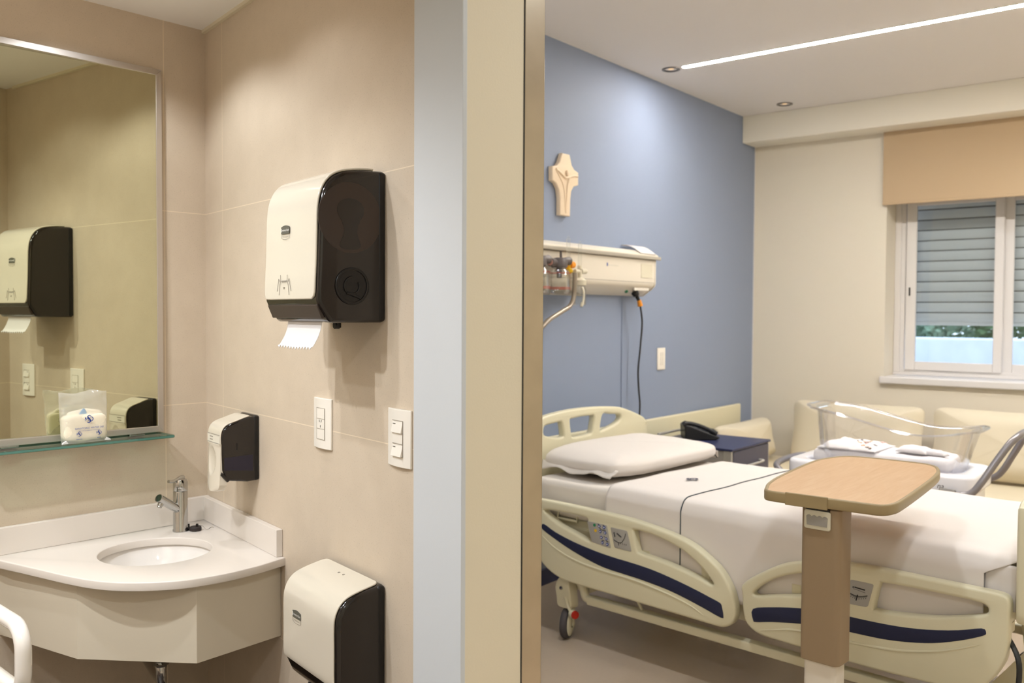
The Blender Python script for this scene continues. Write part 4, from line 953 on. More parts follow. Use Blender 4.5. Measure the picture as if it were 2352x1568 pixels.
# head and foot boards
HBO = [(0.040, 0.57), (0.040, 0.90), (0.050, 0.938), (0.085, 0.962), (0.16, 0.988), (0.235, 1.010), (0.305, 1.026), (0.443, 1.040), (0.569, 1.044), (0.701, 1.042), (0.81, 1.036), (0.913, 1.026), (0.98, 1.010), (1.059, 0.985), (1.140, 0.955), (1.168, 0.932), (1.180, 0.90), (1.180, 0.57), (1.15, 0.555), (0.61, 0.55), (0.07, 0.555)]
HBA = [(0.274, 0.963), (0.29, 0.974), (0.346, 0.980), (0.400, 0.983), (0.417, 0.974), (0.430, 0.915), (0.420, 0.904), (0.380, 0.903), (0.298, 0.918), (0.273, 0.934)]
HBB = [(0.481, 0.985), (0.50, 0.992), (0.570, 0.997), (0.650, 0.997), (0.684, 0.993), (0.676, 0.940), (0.667, 0.911), (0.649, 0.899), (0.571, 0.893), (0.515, 0.893), (0.495, 0.905)]
HBC = [(0.762, 0.996), (0.838, 0.992), (0.908, 0.985), (0.926, 0.967), (0.905, 0.945), (0.849, 0.927), (0.752, 0.906), (0.738, 0.915)]
def board(a0, a1): return lambda u, v, w: (a0 + w, u, v)
obj('headboard', MB().plate(cr(HBO, 4), [cr(h, 4) for h in (HBA, HBB, HBC)], board(-0.075, 0), 0, 0.045, 0.013, 4), 'bed_cream', bed, sm=50)
FBO = [(0.0, 0.60), (-0.005, 0.90), (0.01, 0.945), (0.06, 0.965), (0.2, 0.985), (0.57, 1.0), (0.95, 0.985), (1.10, 0.965), (1.15, 0.945), (1.165, 0.90), (1.16, 0.60), (1.13, 0.565), (1.05, 0.558), (0.57, 0.555), (0.1, 0.558), (0.03, 0.565)]
obj('footboard', MB().plate(cr(FBO, 4), [], board(2.235, 0), 0, 0.045, 0.013, 4), 'bed_cream', bed, sm=50)
# frame, platform, casters
mb = MB().prism(rrect(0.06, 0.11, 0.200, 0.237, 0.006), lambda u, v, w: (w, u, v), 0.43, 2.20).prism(rrect(1.05, 1.10, 0.200, 0.237, 0.006), lambda u, v, w: (w, u, v), 0.43, 2.20)
mb.tube(cr([(0.44, 0.085, 0.218), (0.405, 0.085, 0.225), (0.385, 0.085, 0.27), (0.36, 0.085, 0.30)], 5, False), 0.02, 12)
mb.tube(cr([(0.44, 1.075, 0.218), (0.405, 1.075, 0.225), (0.385, 1.075, 0.27), (0.36, 1.075, 0.30)], 5, False), 0.02, 12)
mb.box(0.28, 0.40, 0.12, 1.04, 0.235, 0.30).box(2.10, 2.20, 0.10, 1.06, 0.20, 0.26)
obj('lower_frame', mb, 'bed_cream_metal', bed, bevel=0.003)
mb = MB().box(0.02, 2.2, 0.10, 1.06, 0.535, 0.575).box(0.02, 2.2, 0.10, 0.14, 0.50, 0.535).box(0.5, 0.56, 0.35, 0.8, 0.26, 0.535).box(1.6, 1.66, 0.35, 0.8, 0.24, 0.535)
mb.box(0.56, 2.1, 0.115, 0.15, 0.30, 0.37).box(-0.03, 0.05, 0.2, 0.3, 0.50, 0.60).box(-0.03, 0.05, 0.85, 0.95, 0.50, 0.60).box(2.18, 2.25, 0.2, 0.3, 0.52, 0.60).box(2.18, 2.25, 0.85, 0.95, 0.52, 0.60)
for a in (0.75, 1.05, 1.45, 2.0): mb.box(a, a + 0.04, 0.044, 0.12, 0.33, 0.52)
obj('platform', mb, 'bed_cream_metal', bed, bevel=0.003)
mb = MB().tube([(0.24, 0.11, 0.60), (0.24, 0.07, 0.60), (0.24, 0.07, 0.575), (0.36, 0.07, 0.575), (0.36, 0.07, 0.60)], 0.006, 8)
obj('accessory_hook', mb, 'bed_cream_metal', bed)
obj('release_tag', MB().box(0.385, 0.47, 0.105, 0.112, 0.535, 0.575), 'red_plastic', bed, bevel=0.002)
obj('rail_strut', MB().cyl((0.68, 0.09, 0.30), (0.72, 0.09, 0.235), 0.007, n=10), 'bed_cream_metal', bed)
def caster(a, b, pedal=True, swivel=0.0):
    cs_, sn_ = math.cos(swivel), math.sin(swivel)
    def sw_(x, y, z): return (a + x * cs_ - y * sn_, b + x * sn_ + y * cs_, z)
    n = 40
    tyre = [(0.058, -0.017), (0.066, -0.017), (0.072, -0.012), (0.0745, 0), (0.072, 0.012), (0.066, 0.017), (0.058, 0.017)]
    R = [[sw_(r * math.cos(2 * PI * j / n), y, 0.0745 + r * math.sin(2 * PI * j / n)) for j in range(n)] for r, y in tyre]
    root = obj('caster', MB().prism(cr([(-0.045, 0.20), (-0.052, 0.245), (-0.03, 0.29), (0.02, 0.30), (0.035, 0.26), (0.045, 0.20), (0.045, 0.158), (0.02, 0.152), (-0.035, 0.156)], 4), lambda u, v, w: (a + u, w, v), b - 0.028, b + 0.028), 'bed_cream_metal', bed, bevel=0.004)
    obj('tyre', MB().rings(R), 'tyre_grey', root)
    hub = [(0.060, -0.019), (0.050, -0.024), (0.02, -0.028), (0.02, 0.028), (0.050, 0.024), (0.060, 0.019)]
    R = [[sw_(r * math.cos(2 * PI * j / n), y, 0.0745 + r * math.sin(2 * PI * j / n)) for j in range(n)] for r, y in hub]
    obj('wheel_cover', MB().rings(R), 'bed_cream_metal', root)
    obj('fork', MB().add([sw_(x, y, z) for x in (-0.014, 0.014) for y in (-0.036, -0.0295) for z in (0.065, 0.19)], [(0, 1, 3, 2), (4, 6, 7, 5), (0, 4, 5, 1), (2, 3, 7, 6), (0, 2, 6, 4), (1, 5, 7, 3)]), 'bed_cream_metal', root, bevel=0.003)
    obj('pivot_bolt', MB().cyl((a - 0.012, b - 0.034, 0.245), (a - 0.012, b - 0.029, 0.245), 0.009, n=16), 'chrome', root)
    if pedal:
        ang = Vector((0.95, -0.3, 0)).normalized()
        p = Vector((a + 0.047, b - 0.02, 0.135))
        obj('pedal_arm', MB().tube([(a + 0.015, b - 0.03, 0.21), (a + 0.035, b - 0.034, 0.17), (a + 0.045, b - 0.02, 0.135)], 0.009, 10).cyl(p, p + ang * 0.024, 0.020, n=20), 'bed_cream_metal', root)
        obj('brake_pedal', MB().cyl(p + ang * 0.024, p + ang * 0.034, 0.020, 0.018, 20), 'red_plastic', root)
caster(0.285, 0.09, True, math.radians(112)); caster(0.285, 1.06, True, math.radians(70)); caster(2.05, 0.10, False); caster(2.05, 1.05, False)
mb = MB().tube(cr([(2.20, 0.06, 0.50), (2.25, 0.0, 0.44), (2.23, 0.03, 0.30), (2.15, 0.10, 0.20)], 6, False), 0.009, 8)
obj('power_lead', mb, 'tan_cable', bed)

# mattress, sheet, pillow
ma = thing('mattress', 'white mattress with fitted sheet bared at the head of the bed', 'mattress', FBED)
def softbox(x0, x1, y0, y1, z0, z1, k=0.16, nx=40, ny=24, amp=0.004, fr=7.0):
    cxx, cyy, czz = (x0 + x1) / 2, (y0 + y1) / 2, (z0 + z1) / 2; hx, hy, hz = (x1 - x0) / 2, (y1 - y0) / 2, (z1 - z0) / 2
    def f(u, v):
        a = 2 * PI * u; b = -PI / 2 + PI * v
        sp = lambda t, e: abs(t) ** e * (1 if t >= 0 else -1)
        cb = max(math.cos(b), 0.0)
        x = sp(math.cos(a), k) * cb ** k; y = sp(math.sin(a), k) * cb ** k; z = sp(math.sin(b), k)
        p = Vector((cxx + hx * x, cyy + hy * y, czz + hz * z))
        n = noise.noise(p * fr) * amp + noise.noise(p * fr * 2.7) * amp * 0.4
        d = Vector((x / hx, y / hy, z / hz)); d.normalize()
        return tuple(p + d * n)
    return MB().grid(f, nx * 4, ny * 2, True)
def rbox(x0, x1, y0, y1, z0, z1, r=0.04, amp=0.003, fr=8.0, n=26):
    """Rounded box with even faces and a light wrinkle."""
    mb = MB(); c = Vector(((x0 + x1) / 2, (y0 + y1) / 2, (z0 + z1) / 2)); h = Vector(((x1 - x0) / 2, (y1 - y0) / 2, (z1 - z0) / 2))
    def pt(p):
        q = Vector((max(-h.x + r, min(h.x - r, p.x)), max(-h.y + r, min(h.y - r, p.y)), max(-h.z + r, min(h.z - r, p.z))))
        d = p - q
        d = d.normalized() if d.length > 1e-9 else Vector((0, 0, 0))
        s = q + d * r + c
        return tuple(s + d * (noise.noise(s * fr) * amp + noise.noise(s * fr * 3.1) * amp * 0.35))
    for ax in range(3):
        for sg in (-1, 1):
            u, v = [(1, 2), (2, 0), (0, 1)][ax]
            def f(a, b):
                p = [0, 0, 0]; p[ax] = sg * h[ax]
                # denser sampling near the rounded edges
                p[u] = h[u] * math.sin((a - 0.5) * PI) if True else 0; p[v] = h[v] * math.sin((b - 0.5) * PI)
                return pt(Vector(p))
            mb.grid(f, n, n)
    return mb
mo = obj('mattress_core', rbox(0.075, 2.20, 0.072, 1.090, 0.578, 0.752, 0.035, 0.004, 6.0, 40), 'mattress_white', ma, sm=80)
sh_ = thing('bed_sheet', 'white top sheet with dark piped cuff and small blue emblem over the bed', 'sheet', FBED)
def cross(v):    # across the bed: near hem -> top -> far hem
    seq = [(0.052, 0.395), (0.050, 0.50), (0.050, 0.62), (0.052, 0.70), (0.062, 0.735), (0.085, 0.756), (0.14, 0.7625), (0.35, 0.763), (0.58, 0.764), (0.80, 0.763), (1.02, 0.7625), (1.08, 0.755), (1.102, 0.73), (1.108, 0.66), (1.110, 0.50), (1.110, 0.42)]
    return seq
CP = cr(cross(0), 4, False)
def sheet(u, v):
    a = 0.545 + (2.228 - 0.545) * u
    i = v * (len(CP) - 1); k = min(int(i), len(CP) - 2); f = i - k
    b = CP[k][0] * (1 - f) + CP[k + 1][0] * f; z = CP[k][1] * (1 - f) + CP[k + 1][1] * f
    lift = 0.0045 * (1 if a < 0.945 else max(0, 1 - (a - 0.945) / 0.012))
    n = noise.noise(Vector((a * 3.0, b * 4.0, z * 3))) * 0.006 + noise.noise(Vector((a * 9.0, b * 2.2, z * 4))) * 0.0028
    top = max(0, min(1, (z - 0.70) / 0.05)); near = 1 - top
    z2 = z + lift * top + n * top + 0.004 * top
    b2 = b + (-1 if b < 0.5 else 1) * near * (0.004 + lift + abs(n) * 0.9)
    if z < 0.55: b2 += (-1 if b < 0.5 else 1) * 0.003 * math.sin(a * 16) * (0.55 - z) / 0.15
    hem = 0.012 * math.sin(a * 3.1) if v == 0 else 0
    a2 = a - 0.03 * near * (1 - u) * 0.6 * (0.72 - z) / 0.3 if a < 0.6 else a
    return (a2 - 0.10 * near * max(0, (u - 0.9) / 0.1), max(b2, 0.0475) if b < 0.5 else b2, z2 + hem)
obj('sheet_cloth', MB().grid(sheet, 150, 96), 'sheet_white', sh_, sm=80, solid=0.002)
def sheet_edge(u, off=0.0035, v0=0.02, v1=0.98, k=150):
    out = []
    for j in range(k + 1):
        v = v0 + (v1 - v0) * j / k; p = Vector(sheet(u, v)); q = Vector(sheet(u, min(v + 0.01, 1))); t = q - p
        nn = Vector((0, -t.z, t.y)); nn = nn.normalized() if nn.length > 1e-9 else Vector((0, 0, 1))
        out.append(tuple(p + nn * off))
    return out
obj('cuff_piping', MB().tube(sheet_edge((0.945 - 0.545) / 1.683, 0.002), 0.0026, 6), 'piping_dark', sh_)
def on_sheet(a, b): return 0.7725
rot = math.radians(90)
fm = lambda u, v, w: (0.752 - v, 0.437 + u, 0.7800 + noise.noise(Vector(((0.752 - v) * 3.0, (0.437 + u) * 4.0, 0.764 * 3))) * 0.006 + noise.noise(Vector(((0.752 - v) * 9.0, (0.437 + u) * 2.2, 0.764 * 4))) * 0.0028)
fm2 = lambda u, v, w: fm(-u, -v, w)
obj('embroidered_emblem', monogram(0.044, fm, 1.9), 'bed_navy', sh_, sm=0)
# folded corner of the lower sheet at the foot
def corner(u, v):
    a = 2.118 + 0.105 * u; z = 0.585 + 0.150 * v
    return (a + 0.01 * v, 0.062 - 0.010 * math.sin(PI * u) * (1 - v) + 0.004 * noise.noise(Vector((a * 20, z * 20, 1))), z)
obj('tucked_corner', MB().grid(corner, 12, 14), 'sheet_white', sh_, solid=0.004, sm=80)
pi_ = thing('pillow', 'white pillow in a piped pillowcase against the headboard', 'pillow', FBED @ T(0.268, 0.635, 0.767))
def pil(u, v):
    a = 2 * PI * u; bb = -PI / 2 + PI * v
    sp = lambda t, e: abs(t) ** e * (1 if t >= 0 else -1)
    ca = max(math.cos(bb), 0)
    X = sp(math.cos(a), 0.24) * ca ** 0.30; Y = sp(math.sin(a), 0.24) * ca ** 0.30; Z = sp(math.sin(bb), 0.62)
    edge = abs(X) ** 9 * 0.30 + abs(Y) ** 9 * 0.34
    hz = 0.056 * (1 - 0.8 * min(edge, 1))
    x = X * 0.250; y = Y * 0.465
    n = noise.noise(Vector((x * 7, y * 7, Z))) * 0.006 + noise.noise(Vector((x * 20 + y * 9, y * 6, Z * 2))) * 0.009 * max(0, -Y - 0.35)
    zz = 0.054 + Z * hz + n + (0.012 * (1 - abs(X) ** 3) * (1 - Y * Y) - 0.016 * X * (1 - abs(Y) ** 3) if Z > 0 else 0) * max(Z, 0)
    return (x, y, max(zz, 0.004 + 0.002 * n))
po = obj('pillowcase', MB().grid(pil, 120, 48, True), 'pillow_white', pi_, sm=80)
def flap(sg):
    def f(u, v):
        x = -0.235 + 0.47 * u; ed = 0.440 + 0.050 * v * (0.8 + 0.35 * noise.noise(Vector((u * 3, sg, 0))))
        return (x * (1 - 0.08 * v), sg * ed, 0.050 - 0.030 * v + 0.010 * math.sin(u * 11 + sg) * v + 0.010 * noise.noise(Vector((u * 6, v * 2, sg))))
    return MB().grid(f, 40, 6)
obj('pillowcase_hem', flap(-1), 'pillow_white', pi_, solid=0.004, sm=80); obj('pillowcase_hem', flap(1), 'pillow_white', pi_, solid=0.004, sm=80)
obj('hem_piping', MB().tube([(-0.22 + 0.44 * i / 20, 0.462, 0.055 - 0.045 * (abs(i - 10) / 10) ** 5 + 0.02 * (1 - (abs(i - 10) / 10) ** 2)) for i in range(21)], 0.0022, 6), 'piping_dark', pi_)
# bent drip pole fixed behind the headboard
ip = thing('drip_pole', 'bent grey metal pole rising beside the suction jar', 'drip pole', Matrix.Translation((-2.80, 4.08, 0)))
mb = MB().tube(cr([(0, -0.36, 1.44), (0, -0.24, 1.515), (0, -0.12, 1.562), (0, -0.045, 1.592), (0, -0.012, 1.63), (0, 0.0, 1.68), (0, 0.002, 1.775)], 6, False), 0.0125, 14)
mb.tube([(0, -0.36, 1.44), (0.0, -0.42, 1.38), (0.0, -0.42, 0.60)], 0.0125, 14)
obj('pole_tube', mb, 'pole_metal', ip)
obj('pole_socket', MB().cyl((0, -0.42, 0.52), (0, -0.42, 0.64), 0.02, n=16).box(-0.02, 0.12, -0.44, -0.40, 0.54, 0.58), 'bed_cream_metal', ip)

# ------------------------------------------------------------------ overbed table
ot = thing('overbed_table', 'overbed table with beech top and taupe column in front of the bed', 'table', T(-0.98, 2.86, 0))
TB = [(-1.19, 2.857), (-1.214, 2.938), (-1.236, 3.092), (-1.258, 3.413), (-1.252, 3.56), (-1.205, 3.69), (-1.109, 3.721), (-0.942, 3.715), (-0.868, 3.688), (-0.824, 3.601), (-0.800, 3.46), (-0.783, 3.198), (-0.772, 2.931), (-0.776, 2.846), (-0.800, 2.799), (-0.857, 2.793), (-0.936, 2.793), (-1.044, 2.790), (-1.113, 2.789), (-1.165, 2.800)]
tl = cr([(x + 0.98, y - 2.86) for x, y in TB], 5)
def offs(p, d):
    q = []
    for i in range(len(p)):
        t = (Vector(p[(i + 1) % len(p)]) - Vector(p[i - 1])).normalized(); q.append((p[i][0] + t.y * -d, p[i][1] + t.x * d))
    return q
sgn = -1 if sum(tl[i - 1][0] * tl[i][1] - tl[i][0] * tl[i - 1][1] for i in range(len(tl))) < 0 else 1
inn = offs(tl, 0.013 * sgn)
obj('edge_band', MB().plate(tl, [inn], fz, 0.948, 0.983, 0.006, 3), 'table_edge', ot, sm=50)
obj('table_top', MB().plate(offs(tl, 0.011 * sgn), [], fz, 0.950, 0.9795), 'beech_laminate', ot, sm=50)
RT = Matrix.Rotation(th, 4, 'Z')
obj('raised_lip', MB().prism(rrect(-0.115, 0.02, -0.0725, -0.064, 0.003), fz, 0.945, 0.9855), 'table_edge', ot, bevel=0.002)
cw = rrect(-0.068, 0.062, -0.055, 0.045, 0.020, 5)
obj('column', MB().prism(cw, fz, 0.455, 0.945), 'column_taupe', ot, T(0, 0, 0) @ RT, bevel=0.003)
obj('inner_column', MB().prism(rrect(-0.058, 0.050, -0.045, 0.036, 0.018, 5), fz, 0.07, 0.50), 'column_white', ot, RT)
hp = obj('release_handle', MB().plate(rrect(-0.052, 0.034, 0.878, 0.938, 0.008), [], lambda u, v, w: (u, -0.055 - w, v), 0.0, 0.007, 0.002, 2), 'handle_cream', ot, RT)
sc_ = [(-0.042, 0.890), (0.024, 0.890), (0.026, 0.918)] + [(0.026 - 0.070 * i / 16, 0.918 + 0.005 * abs(math.sin(PI * 4 * i / 16))) for i in range(1, 16)] + [(-0.044, 0.918)]
obj('finger_grip', MB().prism(sc_, lambda u, v, w: (u, -0.0622 - w, v), 0, 0.0012), 'handle_grey', hp, sm=0)
obj('handle_shadow_gap', MB().box(-0.046, 0.03, -0.060, -0.054, 0.938, 0.946), 'black_plastic', hp)
mb = MB().box(-0.10, 0.10, -0.10, 0.10, 0.045, 0.085).box(-0.17, -0.11, -0.10, 0.62, 0.040, 0.075).box(0.11, 0.17, -0.10, 0.62, 0.040, 0.075).box(-0.17, 0.17, -0.10, -0.02, 0.04, 0.075)
obj('base', mb, 'base_dark', ot, RT, bevel=0.008)
for x, y in ((-0.14, -0.07), (0.14, -0.07), (-0.14, 0.59), (0.14, 0.59)):
    obj('caster_wheel', MB().cyl((x - 0.012, y, 0.0225), (x + 0.012, y, 0.0225), 0.0225, n=20), 'tyre_grey', ot, RT)

# ------------------------------------------------------------------ bedside cabinet and telephone
ns = thing('bedside_cabinet', 'slate and navy bedside cabinet between the bed and the sofa', 'cabinet', T(-2.85, 5.0, 0))
obj('cabinet_body', MB().box(0.01, 0.545, 0.015, 0.565, 0.08, 0.735), 'grey_laminate', ns, bevel=0.003)
obj('cabinet_top', MB().prism(rrect(0.0, 0.562, 0.0, 0.58, 0.008), fz, 0.736, 0.750), 'navy_laminate', ns, bevel=0.002)
obj('corner_post', MB().box(0.50, 0.5525, 0.010, 0.030, 0.08, 0.735), 'silver_edge', ns, bevel=0.003); obj('corner_post', MB().box(0.535, 0.5525, 0.550, 0.570, 0.08, 0.735), 'silver_edge', ns, bevel=0.003)
dr = obj('drawer', MB().box(0.535, 0.557, 0.032, 0.550, 0.545, 0.728), 'slate_laminate', ns, bevel=0.002)
obj('drawer_handle', MB().tube(cr([(0.557, 0.40, 0.640), (0.583, 0.40, 0.640), (0.588, 0.39, 0.636), (0.588, 0.20, 0.636), (0.586, 0.185, 0.636)], 4, False), 0.007, 10), 'silver_edge', dr)
dd = obj('door', MB().box(0.535, 0.557, 0.032, 0.550, 0.09, 0.535), 'slate_laminate', ns, bevel=0.002)
obj('door_handle', MB().tube([(0.557, 0.40, 0.49), (0.585, 0.40, 0.49), (0.585, 0.20, 0.49), (0.557, 0.20, 0.49)], 0.007, 10), 'silver_edge', dd)
mb = MB().tube(cr([(0.05, 0.04, 0.750), (0.045, 0.05, 0.785), (0.04, 0.075, 0.792), (0.04, 0.48, 0.792), (0.045, 0.51, 0.785), (0.05, 0.52, 0.750)], 4, False), 0.008, 12)
obj('top_rail', mb, 'silver_edge', ns)
for x, y in ((0.06, 0.07), (0.06, 0.51), (0.49, 0.07), (0.49, 0.51)):
    obj('caster_wheel', MB().cyl((x - 0.012, y, 0.03), (x + 0.012, y, 0.03), 0.03, n=20).box(x - 0.02, x + 0.02, y - 0.02, y + 0.02, 0.05, 0.085), 'tyre_grey', ns)
ph = thing('desk_telephone', 'black desk telephone on the bedside cabinet', 'telephone', T(-2.66, 5.30, 0.7505) @ Matrix.Rotation(math.radians(38), 4, 'Z'))
obj('phone_base', MB().prism([(-0.10, 0.0), (0.09, 0.0), (0.11, 0.010), (0.112, 0.022), (-0.05, 0.085), (-0.09, 0.098), (-0.105, 0.090)], lambda u, v, w: (u, w, v), -0.085, 0.085), 'phone_black', ph, bevel=0.006)
obj('phone_screen', MB().prism([(-0.082, 0.0965), (-0.030, 0.0765), (-0.030, 0.0785), (-0.082, 0.0990)], lambda u, v, w: (u, w, v), -0.02, 0.07), 'phone_screen', ph)
mb = MB()
for i in range(4):
    for j in range(3):
        x = 0.0 + i * 0.024; y = -0.005 + j * 0.026; z = 0.022 + (0.112 - x) * 0.39
        mb.box(x - 0.008, x + 0.008, y - 0.009, y + 0.009, z - 0.006, z + 0.006)
obj('keypad', mb, 'phone_screen', ph, bevel=0.002)
hs = [(-0.112, -0.062, 0.092), (-0.085, -0.062, 0.106), (-0.02, -0.062, 0.094), (0.06, -0.062, 0.062), (0.100, -0.062, 0.036)]
obj('handset', MB().tube(cr(hs, 5, False), [0.020 if i < 5 or i > 15 else 0.0135 for i in range(21)], 14), 'phone_black', ph)
obj('curly_cord', MB().tube([(0.115 + 0.006 * math.cos(i * 1.3), -0.06 + i * 0.0016, 0.012 + 0.006 * math.sin(i * 1.3)) for i in range(80)], 0.0022, 6), 'phone_black', ph)

# ------------------------------------------------------------------ sofa and cushions
so_ = thing('sofa_bench', 'cream upholstered sofa bench under the window', 'sofa', T(-2.95, 6.12, 0))
obj('seat', rbox(0.0, 3.2, 0.0, 0.86, 0.24, 0.43, 0.04, 0.003, 4.0, 30), 'sofa_cream', so_, sm=80)
obj('sofa_base', MB().box(0.01, 3.19, 0.03, 0.86, 0.03, 0.24), 'sofa_cream', so_, bevel=0.01)
def cushion(name, label, M, w, h, t, grp):
    r = thing(name, label, 'cushion', M, grp)
    def f(u, v):
        a = 2 * PI * u; b = -PI / 2 + PI * v
        sp = lambda q, e: abs(q) ** e * (1 if q >= 0 else -1)
        cb = max(math.cos(b), 0)
        X = sp(math.cos(a), 0.20) * cb ** 0.30; Z = sp(math.sin(a), 0.20) * cb ** 0.30; Y = sp(math.sin(b), 0.8)
        e = 1 - 0.70 * max(abs(X), abs(Z)) ** 5
        p = Vector((X * w / 2, Y * t / 2 * e, Z * h / 2))
        p.x *= 1 - 0.04 * (1 - abs(Z)) ; p.z *= 1 - 0.06 * (1 - abs(X) ** 2) * (1 if Z > 0 else 0)
        n = noise.noise(p * 5 + Vector((w, h, 0))) * 0.012 + noise.noise(p * 13) * 0.004
        return (p.x, p.y + n * (1 if Y > 0 else -1) * abs(Y), p.z + h / 2)
    obj('cushion_cover', MB().grid(f, 96, 40, True), 'cushion_cream', r, sm=80)
    return r
lean = math.radians(-10)
cushion('back_cushion', 'large cream back cushion under the window, left of the pair behind the cot', T(-2.13, 6.72, 0.447) @ Matrix.Rotation(lean, 4, 'X'), 0.955, 0.470, 0.20, 'sofa cushions')
cushion('back_cushion', 'large cream back cushion under the window, right of the pair behind the cot', T(-1.115, 6.72, 0.447) @ Matrix.Rotation(lean, 4, 'X'), 0.985, 0.480, 0.20, 'sofa cushions')
cushion('arm_cushion', 'cream arm cushion at the left end of the sofa beside the cabinet', T(-2.80, 6.40, 0.447) @ Matrix.Rotation(math.radians(90), 4, 'Z') @ Matrix.Rotation(math.radians(-12), 4, 'X'), 0.86, 0.31, 0.24, 'sofa cushions')

# ------------------------------------------------------------------ bassinet
ba = thing('baby_bassinet', 'hospital bassinet with clear plastic cot and white tray behind the bed', 'bassinet', T(-1.40, 4.96, 0) @ Matrix.Diagonal((1, 1, 1.035, 1)))
tout = rrect(-0.455, 0.470, -0.25, 0.25, 0.09, 8); tin = rrect(-0.375, 0.385, -0.18, 0.18, 0.08, 8)
tr_ = obj('base_tray', MB().plate(tout, [tin], fz, 0.655, 0.755, 0.022, 5), 'tub_white', ba, sm=50)
obj('tray_floor', MB().prism(rrect(-0.43, 0.45, -0.22, 0.22, 0.08, 6), fz, 0.66, 0.70), 'tub_white', ba)
obj('tray_skirt', MB().prism(rrect(-0.43, 0.445, -0.228, 0.228, 0.08, 8), fz, 0.585, 0.66), 'tub_white', ba, bevel=0.01)
obj('tray_lettering', text_mb('na', 0.034, lambda u, v, w: (0.325 + u, -0.2508, 0.700 + v), shear=0.2), 'black_ink', ba, sm=0)
def cotwall(u, v):
    a = 2 * PI * u
    sp = lambda t, e: abs(t) ** e * (1 if t >= 0 else -1)
    cxx = sp(math.cos(a), 0.45); cyy = sp(math.sin(a), 0.45)
    hx = 0.345 + 0.045 * v; hy = 0.165 + 0.045 * v
    x = cxx * hx + 0.030 + (0.025 * v if cxx > 0 else 0.02 * v) * abs(cxx)
    q = (x + 0.40) / 0.80
    q = max(0, min(1, q))
    top = 1.040 - 0.105 * (q * q * (3 - 2 * q)) * 1.25 + 0.055 * max(0, (q - 0.62) / 0.38) ** 1.6
    if cxx < -0.9: top += 0.006
    z = 0.735 + (top - 0.735) * v
    fl = max(0, v - 0.90) / 0.10
    x += cxx * (0.028 if cxx > 0 else 0.045) * fl * fl * (1 if abs(cxx) > 0.75 else 0.35); y = cyy * hy + cyy * 0.022 * fl * fl
    return (x, y, z - 0.012 * fl ** 3)
obj('clear_cot', MB().grid(cotwall, 120, 26, True).add([(x, y, 0.735) for x, y in [(0.345 * 1.0 * math.cos(2 * PI * i / 40) * 0.9, 0.165 * math.sin(2 * PI * i / 40) * 0.9) for i in range(40)]], [tuple(range(40))]), 'clear_plastic', ba, sm=80, solid=0.003)
rim = [Vector(cotwall(i / 160, 1.0)) for i in range(160)]
obj('cot_rim', MB().tube([tuple(p) for p in rim], 0.0055, 8, True), 'clear_plastic', ba)
def push(sg, pts):
    o = obj('push_handle', MB().tube(cr(pts, 6, False), 0.0165, 16), 'handle_metal_grey', ba)
    for p, q in ((pts[0], pts[1]), (pts[-1], pts[-2])):
        a = Vector(p); d = (Vector(q) - a).normalized()
        obj('handle_boss', MB().cyl(a - d * 0.03, a + d * 0.045, 0.026, 0.023, 18), 'boss_grey', o, bevel=0.005)
PR = [(0.375, -0.285, 0.672), (0.44, -0.285, 0.672), (0.50, -0.28, 0.69), (0.545, -0.26, 0.745), (0.60, -0.22, 0.835), (0.655, -0.18, 0.918), (0.685, -0.12, 0.950), (0.690, 0.0, 0.955), (0.685, 0.12, 0.945), (0.655, 0.18, 0.905), (0.60, 0.22, 0.82), (0.545, 0.26, 0.735), (0.50, 0.28, 0.69), (0.44, 0.285, 0.672), (0.40, 0.285, 0.672)]
push(1, [(x * 0.90 + 0.02, y, z) for x, y, z in PR])
push(-1, [(-0.37, -0.275, 0.672), (-0.43, -0.275, 0.675), (-0.48, -0.26, 0.695), (-0.515, -0.20, 0.715), (-0.525, 0.0, 0.722), (-0.515, 0.20, 0.715), (-0.48, 0.26, 0.695), (-0.43, 0.275, 0.675), (-0.37, 0.275, 0.672)])
mb = MB().box(-0.05, 0.05, -0.05, 0.05, 0.10, 0.60).box(-0.35, 0.35, -0.03, 0.03, 0.07, 0.12).box(-0.38, -0.32, -0.24, 0.24, 0.07, 0.12).box(0.32, 0.38, -0.24, 0.24, 0.07, 0.12)
obj('stand', mb, 'tub_white', ba, bevel=0.006)
for x in (-0.35, 0.35):
    for y in (-0.22, 0.22): obj('caster_wheel', MB().cyl((x - 0.012, y, 0.0375), (x + 0.012, y, 0.0375), 0.0375, n=20), 'tyre_grey', ba)
bm_ = thing('bassinet_mattress', 'small white covered mattress inside the clear bassinet cot', 'mattress', T(-1.40, 4.96, 0.764))
obj('mattress_cover', rbox(-0.345, 0.335, -0.150, 0.150, 0.0, 0.075, 0.03, 0.008, 9.0, 28), 'baby_white', bm_, sm=80)
bk = thing('baby_blanket', 'folded white baby blanket with small animal print at the cot head', 'blanket', T(-1.555, 4.96, 0.841))
def blk(u, v):
    x = -0.16 + 0.30 * u; y = -0.15 + 0.30 * v
    e = (1 - abs(2 * u - 1) ** 6) * (1 - abs(2 * v - 1) ** 6)
    return (x + 0.02 * v, y, 0.002 + 0.030 * e * (1 - 0.4 * u) + 0.016 * noise.noise(Vector((u * 4, v * 4, 2))) * e + 0.012 * noise.noise(Vector((u * 9, v * 9, 5))) * e)
obj('blanket_cloth', MB().grid(blk, 40, 40), 'baby_white', bk, sm=80, solid=0.006)
